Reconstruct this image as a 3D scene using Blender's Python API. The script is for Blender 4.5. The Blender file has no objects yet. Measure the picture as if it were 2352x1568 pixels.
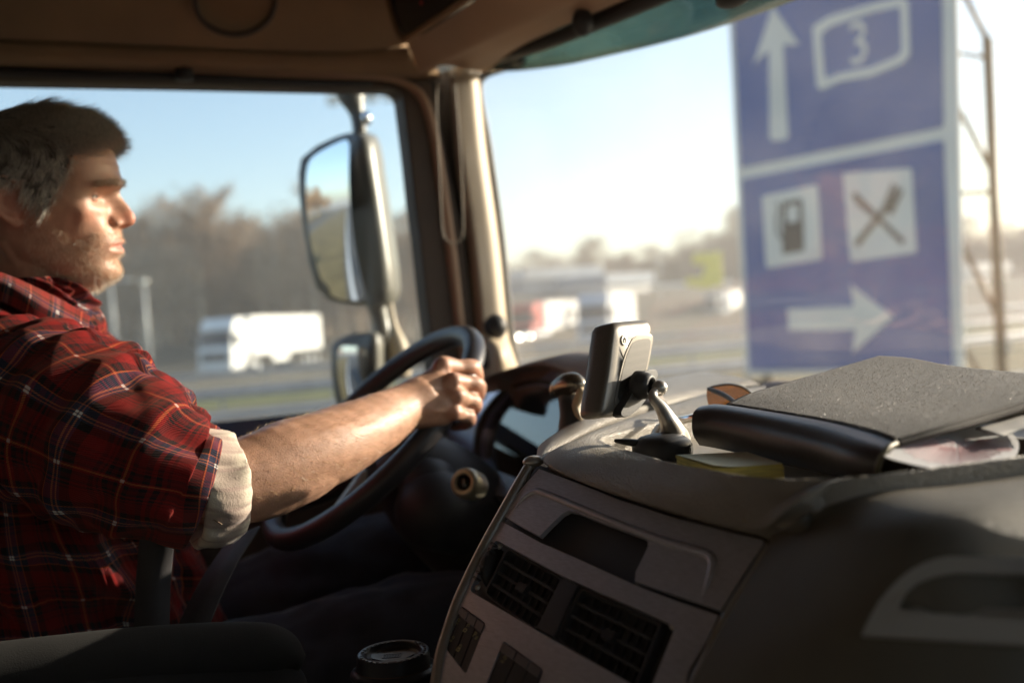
import bpy, bmesh, math, random
import numpy as np
from mathutils import Vector, Matrix
from mathutils.geometry import tessellate_polygon
random.seed(7); rng = np.random.default_rng(7)
R = math.radians
scene = bpy.context.scene
COL = scene.collection

# ------------------------------------------------------------------ camera
FPX = 2287.0                                   # focal length in units of a 2352 px wide frame
ROLL, PITCH, YAW = R(4), R(-1.3), R(64)        # YAW: lorry heading, to the right of the view
CP = np.array([0, 0, 2.5])
fw = np.array([0, math.cos(PITCH), math.sin(PITCH)])
up0 = np.array([0, -math.sin(PITCH), math.cos(PITCH)])
XX = np.array([1., 0, 0])
rt = math.cos(ROLL)*XX - math.sin(ROLL)*up0
up = math.cos(ROLL)*up0 + math.sin(ROLL)*XX
F = np.array([math.sin(YAW), math.cos(YAW), 0]); L = np.array([-math.cos(YAW), math.sin(YAW), 0]); U = np.array([0, 0, 1.])
cam = bpy.data.cameras.new('camera'); co = bpy.data.objects.new('camera', cam); COL.objects.link(co)
M4 = Matrix([[rt[i], up[i], -fw[i], CP[i]] for i in range(3)] + [[0, 0, 0, 1]])
co.matrix_world = M4
cam.sensor_width = 36; cam.lens = FPX/2352*36
cam.clip_start = 0.02; cam.clip_end = 3000
cam.dof.use_dof = True; cam.dof.focus_distance = 0.99; cam.dof.aperture_fstop = 2.9
scene.camera = co
def ray(x, y): return fw + (x-1176)/FPX*rt + (784-y)/FPX*up
def P(x, y, d): return CP + d*ray(x, y)
def T(a, b, c): return CP + a*F + b*L + c*U
def hit(x, y, plane):
    o, n = plane; r = ray(x, y); return CP + r*(np.dot(o-CP, n)/np.dot(r, n))

# ------------------------------------------------------------------ light
SUN_AZ, SUN_EL = 66, 15.5                        # degrees to the right of the view, above horizon
w = bpy.data.worlds.new('World'); scene.world = w; w.use_nodes = True
nt = w.node_tree; bg = nt.nodes['Background']
sk = nt.nodes.new('ShaderNodeTexSky'); sk.sky_type = 'NISHITA'; sk.sun_disc = False
sk.sun_elevation = R(SUN_EL); sk.sun_rotation = R(SUN_AZ); sk.dust_density = 1.3; sk.air_density = 1.0; sk.ozone_density = 1.5
nt.links.new(sk.outputs[0], bg.inputs[0]); bg.inputs[1].default_value = 0.117
sl = bpy.data.lights.new('sun', 'SUN'); sl.energy = 5.0; sl.angle = R(0.5); sl.color = (1, .87, .70)
so = bpy.data.objects.new('sun', sl); COL.objects.link(so)
sd = Vector((math.sin(R(SUN_AZ))*math.cos(R(SUN_EL)), math.cos(R(SUN_AZ))*math.cos(R(SUN_EL)), math.sin(R(SUN_EL))))
so.rotation_euler = sd.to_track_quat('Z', 'Y').to_euler(); so.location = (60, 20, 40)
vs = scene.view_settings; vs.view_transform = 'Standard'; vs.look = 'None'; vs.gamma = 1; vs.use_curve_mapping = False
vs.exposure = 1.25
scene.cycles.max_bounces = 8; scene.cycles.transparent_max_bounces = 16; scene.cycles.use_denoising = True
scene.cycles.caustics_reflective = False; scene.cycles.caustics_refractive = False
scene.cycles.sample_clamp_indirect = 4

# ------------------------------------------------------------------ materials
def mat(name, col, rough=.6, metal=0, bump=None, var=None, spec=.5, alpha=None, sss=0, coat=0, coord='Object', sheen=0, stretch=None):
    """bump=(scale,strength[,distance]); var=(scale,amount) value variation"""
    m = bpy.data.materials.new(name); m.use_nodes = True; n = m.node_tree; b = n.nodes['Principled BSDF']
    b.inputs['Base Color'].default_value = (*col, 1); b.inputs['Roughness'].default_value = rough; b.inputs['Metallic'].default_value = metal
    b.inputs['Specular IOR Level'].default_value = spec
    if sss: b.inputs['Subsurface Weight'].default_value = sss; b.inputs['Subsurface Radius'].default_value = (.012, .004, .002); b.inputs['Subsurface Scale'].default_value = 1
    if coat: b.inputs['Coat Weight'].default_value = coat; b.inputs['Coat Roughness'].default_value = .08
    if sheen: b.inputs['Sheen Weight'].default_value = sheen; b.inputs['Sheen Roughness'].default_value = .4
    tc = n.nodes.new('ShaderNodeTexCoord'); src = tc.outputs[coord]
    if stretch:
        mp = n.nodes.new('ShaderNodeMapping'); mp.inputs['Scale'].default_value = stretch; n.links.new(src, mp.inputs[0]); src = mp.outputs[0]
    if var is None: var = (6, .15)
    nz = n.nodes.new('ShaderNodeTexNoise'); nz.inputs['Scale'].default_value = var[0]; nz.inputs['Detail'].default_value = 5; n.links.new(src, nz.inputs[0])
    mr = n.nodes.new('ShaderNodeMapRange'); mr.inputs[1].default_value = .3; mr.inputs[2].default_value = .7
    mr.inputs[3].default_value = 1-var[1]; mr.inputs[4].default_value = 1+var[1]; n.links.new(nz.outputs[0], mr.inputs[0])
    mx = n.nodes.new('ShaderNodeVectorMath'); mx.operation = 'SCALE'; mx.inputs[0].default_value = col; n.links.new(mr.outputs[0], mx.inputs['Scale']); n.links.new(mx.outputs[0], b.inputs['Base Color'])
    if bump:
        nb = n.nodes.new('ShaderNodeTexNoise' if bump[0] < 1e5 else 'ShaderNodeTexVoronoi'); nb.inputs['Scale'].default_value = bump[0]; n.links.new(src, nb.inputs[0])
        if 'Detail' in nb.inputs: nb.inputs['Detail'].default_value = 3
        bp = n.nodes.new('ShaderNodeBump'); bp.inputs['Strength'].default_value = bump[1]; bp.inputs['Distance'].default_value = bump[2] if len(bump) > 2 else .001
        n.links.new(nb.outputs[0], bp.inputs['Height']); n.links.new(bp.outputs[0], b.inputs['Normal'])
    return m
def leather(name, col, cell=520, strength=.5, rough=.5):
    m = mat(name, col, rough, var=(14, .1)); n = m.node_tree; b = n.nodes['Principled BSDF']
    tc = n.nodes.new('ShaderNodeTexCoord'); nz = n.nodes.new('ShaderNodeTexNoise'); nz.inputs['Scale'].default_value = cell*.6
    mx = n.nodes.new('ShaderNodeMix'); mx.data_type = 'VECTOR'; mx.inputs[0].default_value = .004
    n.links.new(tc.outputs['Object'], nz.inputs[0]); n.links.new(tc.outputs['Object'], mx.inputs[4]); n.links.new(nz.outputs['Color'], mx.inputs[5])
    v = n.nodes.new('ShaderNodeTexVoronoi'); v.feature = 'DISTANCE_TO_EDGE'; v.inputs['Scale'].default_value = cell; n.links.new(mx.outputs[1], v.inputs[0])
    mr = n.nodes.new('ShaderNodeMapRange'); mr.inputs[1].default_value = 0; mr.inputs[2].default_value = .25; n.links.new(v.outputs[0], mr.inputs[0])
    bp = n.nodes.new('ShaderNodeBump'); bp.inputs['Strength'].default_value = strength; bp.inputs['Distance'].default_value = .0008
    n.links.new(mr.outputs[0], bp.inputs['Height']); n.links.new(bp.outputs[0], b.inputs['Normal'])
    return m
def glass(name, tint=(.95, .98, .96), refl=1.0, dust=0.0, rough=0):
    m = bpy.data.materials.new(name); m.use_nodes = True; n = m.node_tree; n.nodes.clear()
    out = n.nodes.new('ShaderNodeOutputMaterial'); tr = n.nodes.new('ShaderNodeBsdfTransparent'); tr.inputs[0].default_value = (*tint, 1)
    gl = n.nodes.new('ShaderNodeBsdfGlossy'); gl.inputs['Roughness'].default_value = rough
    fr = n.nodes.new('ShaderNodeFresnel'); fr.inputs[0].default_value = 1.5
    mu = n.nodes.new('ShaderNodeMath'); mu.operation = 'MULTIPLY'; mu.inputs[1].default_value = refl; n.links.new(fr.outputs[0], mu.inputs[0])
    mx = n.nodes.new('ShaderNodeMixShader'); n.links.new(mu.outputs[0], mx.inputs[0]); n.links.new(tr.outputs[0], mx.inputs[1]); n.links.new(gl.outputs[0], mx.inputs[2])
    last = mx.outputs[0]
    if dust:
        tc = n.nodes.new('ShaderNodeTexCoord'); nz = n.nodes.new('ShaderNodeTexNoise'); nz.inputs['Scale'].default_value = 7; nz.inputs['Detail'].default_value = 9
        n.links.new(tc.outputs['Object'], nz.inputs[0])
        mr = n.nodes.new('ShaderNodeMapRange'); mr.inputs[1].default_value = .35; mr.inputs[2].default_value = .75; mr.inputs[3].default_value = dust*.7; mr.inputs[4].default_value = dust*1.6
        n.links.new(nz.outputs[0], mr.inputs[0])
        tl = n.nodes.new('ShaderNodeBsdfTranslucent'); tl.inputs[0].default_value = (.9, .85, .75, 1)
        m2 = n.nodes.new('ShaderNodeMixShader'); n.links.new(mr.outputs[0], m2.inputs[0]); n.links.new(last, m2.inputs[1]); n.links.new(tl.outputs[0], m2.inputs[2]); last = m2.outputs[0]
    n.links.new(last, out.inputs[0]); return m
M = {}
M['cream'] = mat('cream_plastic', (.50, .40, .27), .55, bump=(900, .15), var=(5, .08))
M['beige'] = mat('beige_trim', (.42, .27, .17), .6, bump=(700, .15), var=(5, .1))
M['tan'] = mat('tan_headliner', (.27, .17, .085), .8, bump=(900, .3), var=(9, .12))
M['brown'] = mat('brown_rubber', (.06, .035, .018), .6, var=(8, .2))
M['black'] = mat('black_plastic', (.012, .011, .011), .55, bump=(600, .1), var=(10, .2))
M['softblack'] = mat('black_soft_plastic', (.03, .03, .033), .5, bump=(900, .2), var=(10, .2))
M['gloss'] = mat('gloss_black', (.012, .012, .013), .18, var=(10, .2))
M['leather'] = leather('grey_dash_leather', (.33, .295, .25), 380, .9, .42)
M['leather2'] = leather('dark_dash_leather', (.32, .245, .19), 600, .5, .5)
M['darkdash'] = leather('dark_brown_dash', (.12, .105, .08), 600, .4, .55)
M['chrome'] = mat('chrome', (.8, .8, .8), .1, 1, var=(20, .05))
M['alu'] = mat('brushed_panel', (.54, .54, .60), .40, .45, bump=(260, .25, .0003), var=(120, .14), stretch=(1, 1, 12))
M['lilac'] = mat('cluster_bezel', (.60, .58, .72), .33, .8, var=(8, .05))
M['wallgrey'] = mat('grey_trim', (.12, .11, .10), .8, bump=(700, .2), var=(6, .1))
M['armrest'] = mat('armrest_cloth', (.008, .0075, .007), .9, bump=(900, .5), var=(30, .2))
M['wheel'] = mat('wheel_leather', (.03, .028, .03), .34, bump=(700, .25), var=(12, .2))
M['silver'] = mat('silver_plastic', (.45, .42, .38), .32, .6, bump=(1500, .1), var=(20, .08))
M['olive'] = mat('olive_silver_insert', (.40, .37, .28), .35, .5, var=(10, .08))
M['mirror'] = mat('mirror_silver', (.82, .84, .86), .015, 1, var=(3, .01))
M['housing'] = mat('mirror_housing', (.16, .148, .12), .38, bump=(500, .15), var=(8, .15))
M['windshield'] = glass('windshield_glass', (.97, .985, .975), 1.9, dust=.026)
M['sideglass'] = glass('side_glass', (.94, .97, .97), .35)
M['teal'] = glass('teal_acrylic', (.10, .22, .22), 1.2, dust=.06)
M['amber'] = glass('amber_lens', (.62, .36, .14), 1.0, dust=.12)
M['denim'] = mat('dark_denim', (.022, .026, .045), .85, bump=(900, .5), var=(30, .25), sheen=.2)
M['belt'] = mat('belt_webbing', (.035, .032, .035), .7, bump=(800, .4), var=(40, .15))
M['skin'] = None

# ------------------------------------------------------------------ mesh helpers
def newobj(name, verts, faces, m=None, parent=None, smooth=True, uv=None):
    me = bpy.data.meshes.new(name); me.from_pydata([tuple(map(float, v)) for v in verts], [], faces); me.update()
    if uv is not None:
        ul = me.uv_layers.new(name='UVMap'); li = np.empty(len(me.loops), dtype=np.int32); me.loops.foreach_get('vertex_index', li)
        ul.data.foreach_set('uv', np.asarray(uv, dtype=np.float32)[li].ravel())
    if smooth: me.polygons.foreach_set('use_smooth', [True]*len(me.polygons))
    o = bpy.data.objects.new(name, me); COL.objects.link(o)
    if m: me.materials.append(M[m] if isinstance(m, str) else m)
    if parent is not None: attach(o, parent)
    return o
def attach(o, parent):
    o.parent = parent; o.matrix_parent_inverse = world_of(parent).inverted()
def world_of(o):
    mw = Matrix.LocRotScale(o.location, o.rotation_euler, o.scale)
    return (world_of(o.parent) @ o.matrix_parent_inverse @ mw) if o.parent else mw
def thing(name, label, cat, loc=(0, 0, 0), group=None):
    o = bpy.data.objects.new(name, None); COL.objects.link(o); o.location = tuple(map(float, loc)); o.empty_display_size = .1
    o['label'] = label; o['category'] = cat
    if group: o['group'] = group
    return o
def tag(o, label, cat, group=None, kind=None):
    o['label'] = label; o['category'] = cat
    if group: o['group'] = group
    if kind: o['kind'] = kind
    return o
def struct(o): o['kind'] = 'structure'; return o
def join(parts):
    V, Fc = [], []
    for v, f in parts:
        k = len(V); V += [tuple(p) for p in v]; Fc += [tuple(i+k for i in q) for q in f]
    return V, Fc
def box(c, sx, sy, sz, ex=XX, ey=np.array([0, 1., 0]), ez=U):
    c = np.asarray(c, float); V = []
    for a in (-1, 1):
        for b in (-1, 1):
            for d in (-1, 1): V.append(c + a*sx/2*ex + b*sy/2*ey + d*sz/2*ez)
    return V, [(0, 1, 3, 2), (4, 6, 7, 5), (0, 4, 5, 1), (2, 3, 7, 6), (0, 2, 6, 4), (1, 5, 7, 3)]
def bevel(o, wd, seg=2, ang=35):
    b = o.modifiers.new('bevel', 'BEVEL'); b.width = wd; b.segments = seg; b.limit_method = 'ANGLE'; b.angle_limit = R(ang)
    b.harden_normals = False; return o
def solidify(o, t, off=-1):
    s = o.modifiers.new('solid', 'SOLIDIFY'); s.thickness = t; s.offset = off; return o
def subsurf(o, n=2): s = o.modifiers.new('sub', 'SUBSURF'); s.levels = n; s.render_levels = n; return o
def cr(pts, n, closed=False):
    """Catmull-Rom resample to n points, arc-length even"""
    p = np.asarray(pts, float)
    if len(p) == 2 and not closed: t = np.linspace(0, 1, n)[:, None]; return p[0]*(1-t)+p[1]*t
    if closed: q = np.vstack([p[-1], p, p[0], p[1]]); segs = len(p)
    else: q = np.vstack([2*p[0]-p[1], p, 2*p[-1]-p[-2]]); segs = len(p)-1
    out = []
    for i in range(segs):
        a, b, c, d = q[i:i+4]
        for t in np.linspace(0, 1, 24, endpoint=False):
            out.append(.5*((2*b)+(-a+c)*t+(2*a-5*b+4*c-d)*t*t+(-a+3*b-3*c+d)*t**3))
    out.append(p[0] if closed else p[-1]); out = np.array(out)
    s = np.r_[0, np.cumsum(np.linalg.norm(np.diff(out, axis=0), axis=1))]
    tt = np.linspace(0, s[-1], n+1)[:-1] if closed else np.linspace(0, s[-1], n)
    return np.stack([np.interp(tt, s, out[:, k]) for k in range(out.shape[1])], 1)
def gridfaces(nr, nc, cr_=False, cc=False):
    f = []
    for i in range(nr if cr_ else nr-1):
        for j in range(nc if cc else nc-1):
            a, b = i*nc+j, i*nc+(j+1) % nc; c, d = ((i+1) % nr)*nc+(j+1) % nc, ((i+1) % nr)*nc+j
            f.append((a, b, c, d))
    return f
def loft(name, curves, m, parent=None, n=40, rows=None, uv=False, **k):
    """surface through a list of 3D curves (each a list of points)"""
    C = np.array([cr(c, n) for c in curves])
    if rows:
        C = np.array([cr(C[:, j], rows) for j in range(n)]).transpose(1, 0, 2)
    return newobj(name, C.reshape(-1, 3), gridfaces(C.shape[0], n), m, parent, **k)
def crk(pts, k):
    p = np.asarray(pts, float); q = np.vstack([2*p[0]-p[1], p, 2*p[-1]-p[-2]]); out = []
    for i in range(len(p)-1):
        a, b, c, d = q[i:i+4]
        for t in np.arange(k)/k: out.append(.5*((2*b)+(-a+c)*t+(2*a-5*b+4*c-d)*t*t+(-a+3*b-3*c+d)*t**3))
    return np.array(out+[p[-1]])
def frames(path):
    t = np.gradient(path, axis=0); t /= np.linalg.norm(t, axis=1)[:, None]
    n0 = np.cross(t[0], [0, 0, 1.]); 
    if np.linalg.norm(n0) < .1: n0 = np.cross(t[0], [1., 0, 0])
    n0 /= np.linalg.norm(n0); N = [n0]
    for i in range(1, len(path)):
        v = N[-1]-t[i]*np.dot(N[-1], t[i]); N.append(v/np.linalg.norm(v))
    N = np.array(N); return t, N, np.cross(t, N)
def tube(path, rad, seg=16, n=None, caps=True, flat=1.0, closed=False, axis=None, squash=None):
    """path pts, rad scalar or list; returns V,F"""
    p = np.asarray(path, float); rad = np.full(len(p), rad, float) if np.isscalar(rad) else np.asarray(rad, float)
    if n:
        q = cr(np.c_[p, rad], n, closed); p, rad = q[:, :3], q[:, 3]
    if closed:
        ctr = p.mean(0); t = np.roll(p, -1, 0)-np.roll(p, 1, 0); t /= np.linalg.norm(t, axis=1)[:, None]
        ax = axis/np.linalg.norm(axis); A = np.tile(ax, (len(p), 1)); B = np.cross(t, A)
    else: t, A, B = frames(p)
    th = np.linspace(0, 2*np.pi, seg, endpoint=False); V = []
    for i in range(len(p)):
        for a in th: V.append(p[i]+rad[i]*(math.cos(a)*A[i]*flat+math.sin(a)*B[i]))
    Fc = gridfaces(len(p), seg, closed, True)
    if caps and not closed:
        Fc.append(tuple(range(seg))[::-1]); Fc.append(tuple((len(p)-1)*seg+i for i in range(seg)))
    return V, Fc
def capsule(a, b, ra, rb, seg=20):
    a = np.asarray(a, float); b = np.asarray(b, float); d = b-a; l = np.linalg.norm(d); d = d/l
    s = []; 
    for k in range(1, 7): an = math.pi/2*k/7; s.append((a-d*ra*math.cos(an), ra*math.sin(an)))
    for k in range(7): t = k/6; s.append((a+d*l*t, ra+(rb-ra)*t))
    for k in range(6, 0, -1): an = math.pi/2*k/7; s.append((b+d*rb*math.cos(an), rb*math.sin(an)))
    return tube([x[0] for x in s], [x[1] for x in s], seg)
def ellipsoid(c, r, axes=None, nu=24, nv=16):
    axes = axes if axes is not None else np.eye(3); V = []; c = np.asarray(c, float)
    V.append(c+axes[2]*r[2])
    for i in range(1, nv):
        ph = math.pi*i/nv
        for j in range(nu):
            a = 2*math.pi*j/nu; V.append(c+axes[0]*r[0]*math.sin(ph)*math.cos(a)+axes[1]*r[1]*math.sin(ph)*math.sin(a)+axes[2]*r[2]*math.cos(ph))
    V.append(c-axes[2]*r[2]); Fc = []
    for j in range(nu): Fc.append((0, 1+j, 1+(j+1) % nu)); Fc.append((len(V)-1, 1+(nv-2)*nu+(j+1) % nu, 1+(nv-2)*nu+j))
    for i in range(nv-2):
        for j in range(nu): a = 1+i*nu+j; b = 1+i*nu+(j+1) % nu; Fc.append((a, a+nu, b+nu, b))
    return V, Fc
def lathe(prof, c, axis=U, seg=48):
    """prof: list of (r,h)"""
    axis = np.asarray(axis, float)/np.linalg.norm(axis); a = np.cross(axis, [.3, .2, .9]); a /= np.linalg.norm(a); b = np.cross(axis, a)
    V = [c+r*(math.cos(2*math.pi*j/seg)*a+math.sin(2*math.pi*j/seg)*b)+h*axis for r, h in prof for j in range(seg)]
    return V, gridfaces(len(prof), seg, False, True)
def rpoly(pts, r, n=6):
    """round the corners of a 2D polygon; r scalar or list"""
    p = [np.asarray(q, float) for q in pts]; out = []; k = len(p)
    for i in range(k):
        ri = r if np.isscalar(r) else r[i]
        a, b, c = p[i-1], p[i], p[(i+1) % k]; u, v = a-b, c-b; lu, lv = np.linalg.norm(u), np.linalg.norm(v)
        if ri <= 0: out.append(b); continue
        t = min(ri, lu*.48, lv*.48); s, e = b+u/lu*t, b+v/lv*t
        for q in np.linspace(0, 1, n): out.append((1-q)**2*s+2*q*(1-q)*b+q*q*e)
    return np.array(out)
class Plane:
    def __init__(s, o, n, ex=None):
        s.o = np.asarray(o, float); s.n = np.asarray(n, float)/np.linalg.norm(n)
        if np.dot(s.n, CP-s.o) < 0: s.n = -s.n
        ex = XX if ex is None else ex; ex = ex-s.n*np.dot(ex, s.n); s.ex = ex/np.linalg.norm(ex); s.ey = np.cross(s.n, s.ex)
    def px(s, x, y): q = hit(x, y, (s.o, s.n))-s.o; return np.array([q@s.ex, q@s.ey])
    def w(s, q, z=0): return s.o+q[0]*s.ex+q[1]*s.ey+z*s.n
    def wp(s, x, y, z=0): return s.w(s.px(x, y), z)
def plane3(a, b, c): return Plane(a, np.cross(b-a, c-a), b-a)
def slabraw(pl, outer, holes=(), z0=0, z1=.01, px=True):
    """prism on a plane: polygons in pixel coords (or plane coords), from z0 to z1 along the plane normal (towards the camera)"""
    loops = [np.array([pl.px(*q) for q in lp]) if px else np.asarray(lp, float) for lp in [outer]+list(holes)]
    tri = tessellate_polygon([[Vector((*q, 0)) for q in lp] for lp in loops])
    allp = np.vstack(loops); n = len(allp); V = [pl.w(q, z1) for q in allp]+[pl.w(q, z0) for q in allp]
    Fc = []
    for t in tri:
        a, b, c = (allp[i] for i in t); ar = (b[0]-a[0])*(c[1]-a[1])-(b[1]-a[1])*(c[0]-a[0])
        t = t if ar > 0 else t[::-1]; Fc.append(tuple(t)); Fc.append(tuple(i+n for i in t[::-1]))
    k = 0
    for li, lp in enumerate(loops):
        m = len(lp); ar = sum(lp[i-1][0]*lp[i][1]-lp[i][0]*lp[i-1][1] for i in range(m)); ccw = (ar > 0) == (li == 0)
        for i in range(m):
            a, b = k+i, k+(i+1) % m; Fc.append((b, a, a+n, b+n) if ccw else (a, b, b+n, a+n))
        k += m
    return V, Fc
def slab(name, pl, outer, m, parent=None, holes=(), z0=0, z1=.01, bev=0, px=True, seg=2):
    V, Fc = slabraw(pl, outer, holes, z0, z1, px); o = newobj(name, V, Fc, m, parent, smooth=False)
    if bev: bevel(o, bev, seg, 50); o.data.polygons.foreach_set('use_smooth', [True]*len(o.data.polygons)); wn = o.modifiers.new('wn', 'WEIGHTED_NORMAL'); wn.keep_sharp = False
    return o
def textmesh(txt, size, pl, org, ang=0, z=.001, thick=.0006, sx=1):
    cu = bpy.data.curves.new('t', 'FONT'); cu.body = txt; cu.size = size; cu.extrude = thick; cu.align_x = 'CENTER'; cu.align_y = 'CENTER'
    ob = bpy.data.objects.new('t', cu); COL.objects.link(ob); dg = bpy.context.evaluated_depsgraph_get(); me = bpy.data.meshes.new_from_object(ob.evaluated_get(dg))
    ca, sa = math.cos(ang), math.sin(ang); V = []
    for v in me.vertices:
        x, y = v.co.x*sx, v.co.y; V.append(pl.w((org[0]+x*ca-y*sa, org[1]+x*sa+y*ca), z+v.co.z))
    Fc = [tuple(p.vertices) for p in me.polygons]; bpy.data.objects.remove(ob); bpy.data.curves.remove(cu); bpy.data.meshes.remove(me)
    return V, Fc
def remesh(V, Fc, voxel):
    me = bpy.data.meshes.new('r'); me.from_pydata([tuple(map(float, v)) for v in V], [], Fc); ob = bpy.data.objects.new('r', me); COL.objects.link(ob)
    bm = bmesh.new(); bm.from_mesh(me); bmesh.ops.recalc_face_normals(bm, faces=bm.faces); bm.to_mesh(me); bm.free()
    md = ob.modifiers.new('r', 'REMESH'); md.mode = 'VOXEL'; md.voxel_size = voxel
    dg = bpy.context.evaluated_depsgraph_get(); e = ob.evaluated_get(dg); m2 = e.to_mesh()
    v = np.empty(len(m2.vertices)*3, np.float32); m2.vertices.foreach_get('co', v); f = [tuple(p.vertices) for p in m2.polygons]
    ed = np.empty(len(m2.edges)*2, np.int32); m2.edges.foreach_get('vertices', ed)
    e.to_mesh_clear(); bpy.data.objects.remove(ob); bpy.data.meshes.remove(me)
    return v.reshape(-1, 3).astype(float), f, ed.reshape(-1, 2)
def smooth_v(v, ed, wt, it):
    deg = np.bincount(ed.ravel(), minlength=len(v))[:, None].clip(1)
    for _ in range(it):
        s = np.zeros_like(v)
        for k in range(3): s[:, k] = np.bincount(ed[:, 0], v[ed[:, 1], k], len(v))+np.bincount(ed[:, 1], v[ed[:, 0], k], len(v))
        v = v+(s/deg-v)*wt[:, None]
    return v
def fbm(p, seed=0, octs=4, lac=2.0, gain=.5):
    """cheap sum-of-sines noise on (n,k) points"""
    r = np.random.default_rng(seed); out = np.zeros(len(p)); a = 1.; f = 1.
    for o in range(octs):
        for _ in range(5):
            d = r.normal(size=p.shape[1]); d /= np.linalg.norm(d); out += a*.45*np.sin(p@d*f*6.283*r.uniform(.7, 1.3)+r.uniform(0, 6.3))
        a *= gain; f *= lac
    return out
def copy_tree(o, loc, rz, sc, label=None):
    c = o.copy(); COL.objects.link(c); c.location = loc; c.rotation_euler = (0, 0, rz); c.scale = (sc,)*3
    if label: c['label'] = label
    for ch in list(o.children):
        d = ch.copy(); COL.objects.link(d); d.parent = c
    return c
# ================================================================== SETTING
M['asphalt'] = mat('asphalt', (.065, .063, .062), .8, bump=(60, .3, .01), var=(.35, .2))
M['grass_dry'] = mat('dry_grass', (.155, .118, .047), .95, var=(.6, .35))
M['grass_green'] = mat('green_grass', (.115, .12, .028), .95, var=(.5, .4))
M['earth'] = mat('earth', (.10, .08, .048), .95, var=(.2, .35))
M['bark'] = mat('bare_branches', (.26, .165, .09), .9, var=(.25, .35))
M['trunkbark'] = mat('pale_trunk_bark', (.42, .34, .24), .9, var=(1.2, .35))
M['bark2'] = mat('autumn_branches', (.26, .155, .065), .9, var=(.25, .35))
M['litter'] = mat('wood_floor', (.17, .12, .075), .95, var=(.08, .35))
M['white'] = mat('white_paint', (.80, .79, .76), .35, var=(1.5, .04))
M['red'] = mat('red_paint', (.42, .035, .025), .4, var=(1.5, .08))
M['cabgrey'] = mat('light_grey_paint', (.5, .53, .57), .3, var=(1.5, .05))
M['darkglass'] = mat('dark_vehicle_glass', (.03, .035, .045), .08, var=(3, .1))
M['tyre'] = mat('tyre_rubber', (.02, .02, .02), .8, var=(8, .2))
M['steel'] = mat('galvanised_steel', (.42, .42, .42), .4, .7, var=(2, .12))
M['pole'] = mat('pole_paint', (.45, .45, .43), .5, .2, var=(1, .1))
M['lamp'] = mat('lamp_lens', (.75, .73, .66), .25, var=(5, .05))
M['sign_blue'] = mat('sign_blue', (.015, .085, .32), .45, var=(.8, .12))
M['sign_white'] = mat('sign_white', (.72, .72, .66), .5, var=(1.2, .06))
M['sign_dark'] = mat('sign_black', (.03, .028, .03), .5, var=(1.2, .1))
M['truss'] = mat('weathered_tube', (.13, .095, .06), .5, .4, var=(3, .2))
M['yellow'] = mat('yellow_sign', (.75, .66, .05), .45, var=(1, .06))
M['roofwhite'] = mat('canopy_fascia', (.66, .66, .64), .5, var=(.6, .08))
M['lit'] = mat('lit_headlight', (.9, .85, .7), .3); be_ = M['lit'].node_tree.nodes['Principled BSDF']; be_.inputs['Emission Color'].default_value = (1, .9, .7, 1); be_.inputs['Emission Strength'].default_value = 22  # headlights made to glow, put in for the bright blurred glints on the vehicles
M['bluegrey'] = mat('blue_grey_cladding', (.27, .32, .38), .5, var=(.5, .1))
GZ = -2.5
def strip(name, l0, l1, z, m, f0=-320, f1=420):
    V = []; n = 24
    for i in range(n+1):
        a = f0+(f1-f0)*i/n
        V += [T(a, l0, GZ+z), T(a, l1, GZ+z)]
    return struct(newobj(name, V, [(2*i, 2*i+2, 2*i+3, 2*i+1) for i in range(n)], m, smooth=False))
# ground reaching the horizon, with a wooded rise beyond the motorway
n = 90; xs = np.sign(np.linspace(-1, 1, n))*np.abs(np.linspace(-1, 1, n))**2.2*1600; V = []
for a in xs:
    for b in xs:
        h = 0.; 
        if b > 84: h = 6*(1-math.exp(-(b-84)/30))*(1+.3*math.sin(a*.02))
        V.append(T(a, b, GZ-.02+h))
struct(newobj('ground', V, gridfaces(n, n), 'earth'))
strip('road', -9, 3.4, 0, 'asphalt')
strip('grass_verge', 3.4, 12, .004, 'grass_dry'); strip('slip_road', 12, 19, 0, 'asphalt'); strip('grass_bank', 19, 31, .004, 'grass_dry')
strip('field_edge', 31, 37, .004, 'earth'); strip('green_verge', 37, 46.5, .008, 'grass_green'); strip('carriageway', 46.5, 54.5, 0, 'asphalt')
strip('central_reservation', 54.5, 60.5, .006, 'grass_dry'); strip('far_carriageway', 60.5, 74, 0, 'asphalt'); strip('wood_margin', 74, 90, .01, 'grass_dry')
for nm, l0 in (('lane_marking', 3.0), ('lane_marking', -.9-3.2), ('lane_marking', 12.4), ('lane_marking', 18.5), ('lane_marking', 47), ('lane_marking', 54), ('lane_marking', 61), ('lane_marking', 73.3)):
    strip(nm, l0, l0+.18, .012, 'white')
def guard_rail(l, f0, f1, label):
    t = thing('guard_rail', label, 'guard rail', T(f0, l, GZ))
    prof = [(.0, .42), (.05, .50), (0, .58), (.05, .66), (0, .74)]
    V = [T(f, l-d, GZ+h) for f in (f0, f1) for d, h in prof]
    solidify(newobj('rail', V, gridfaces(2, 5), 'steel', t, smooth=False), .006)
    for k in range(int((f1-f0)/4)+1):
        f = f0+k*4
        newobj('post', *box(T(f, l+.08, GZ+.35), .1, .12, .7, F, L), 'steel', t, smooth=False)
guard_rail(24.5, -12, 92, 'long grey steel guard rail across the grass bank beyond the blue sign')
guard_rail(35.5, -50, 60, 'steel guard rail standing in the dark field edge beside the green verge')
guard_rail(56.5, -60, 90, 'steel guard rail in the central reservation in front of the white lorries')

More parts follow.
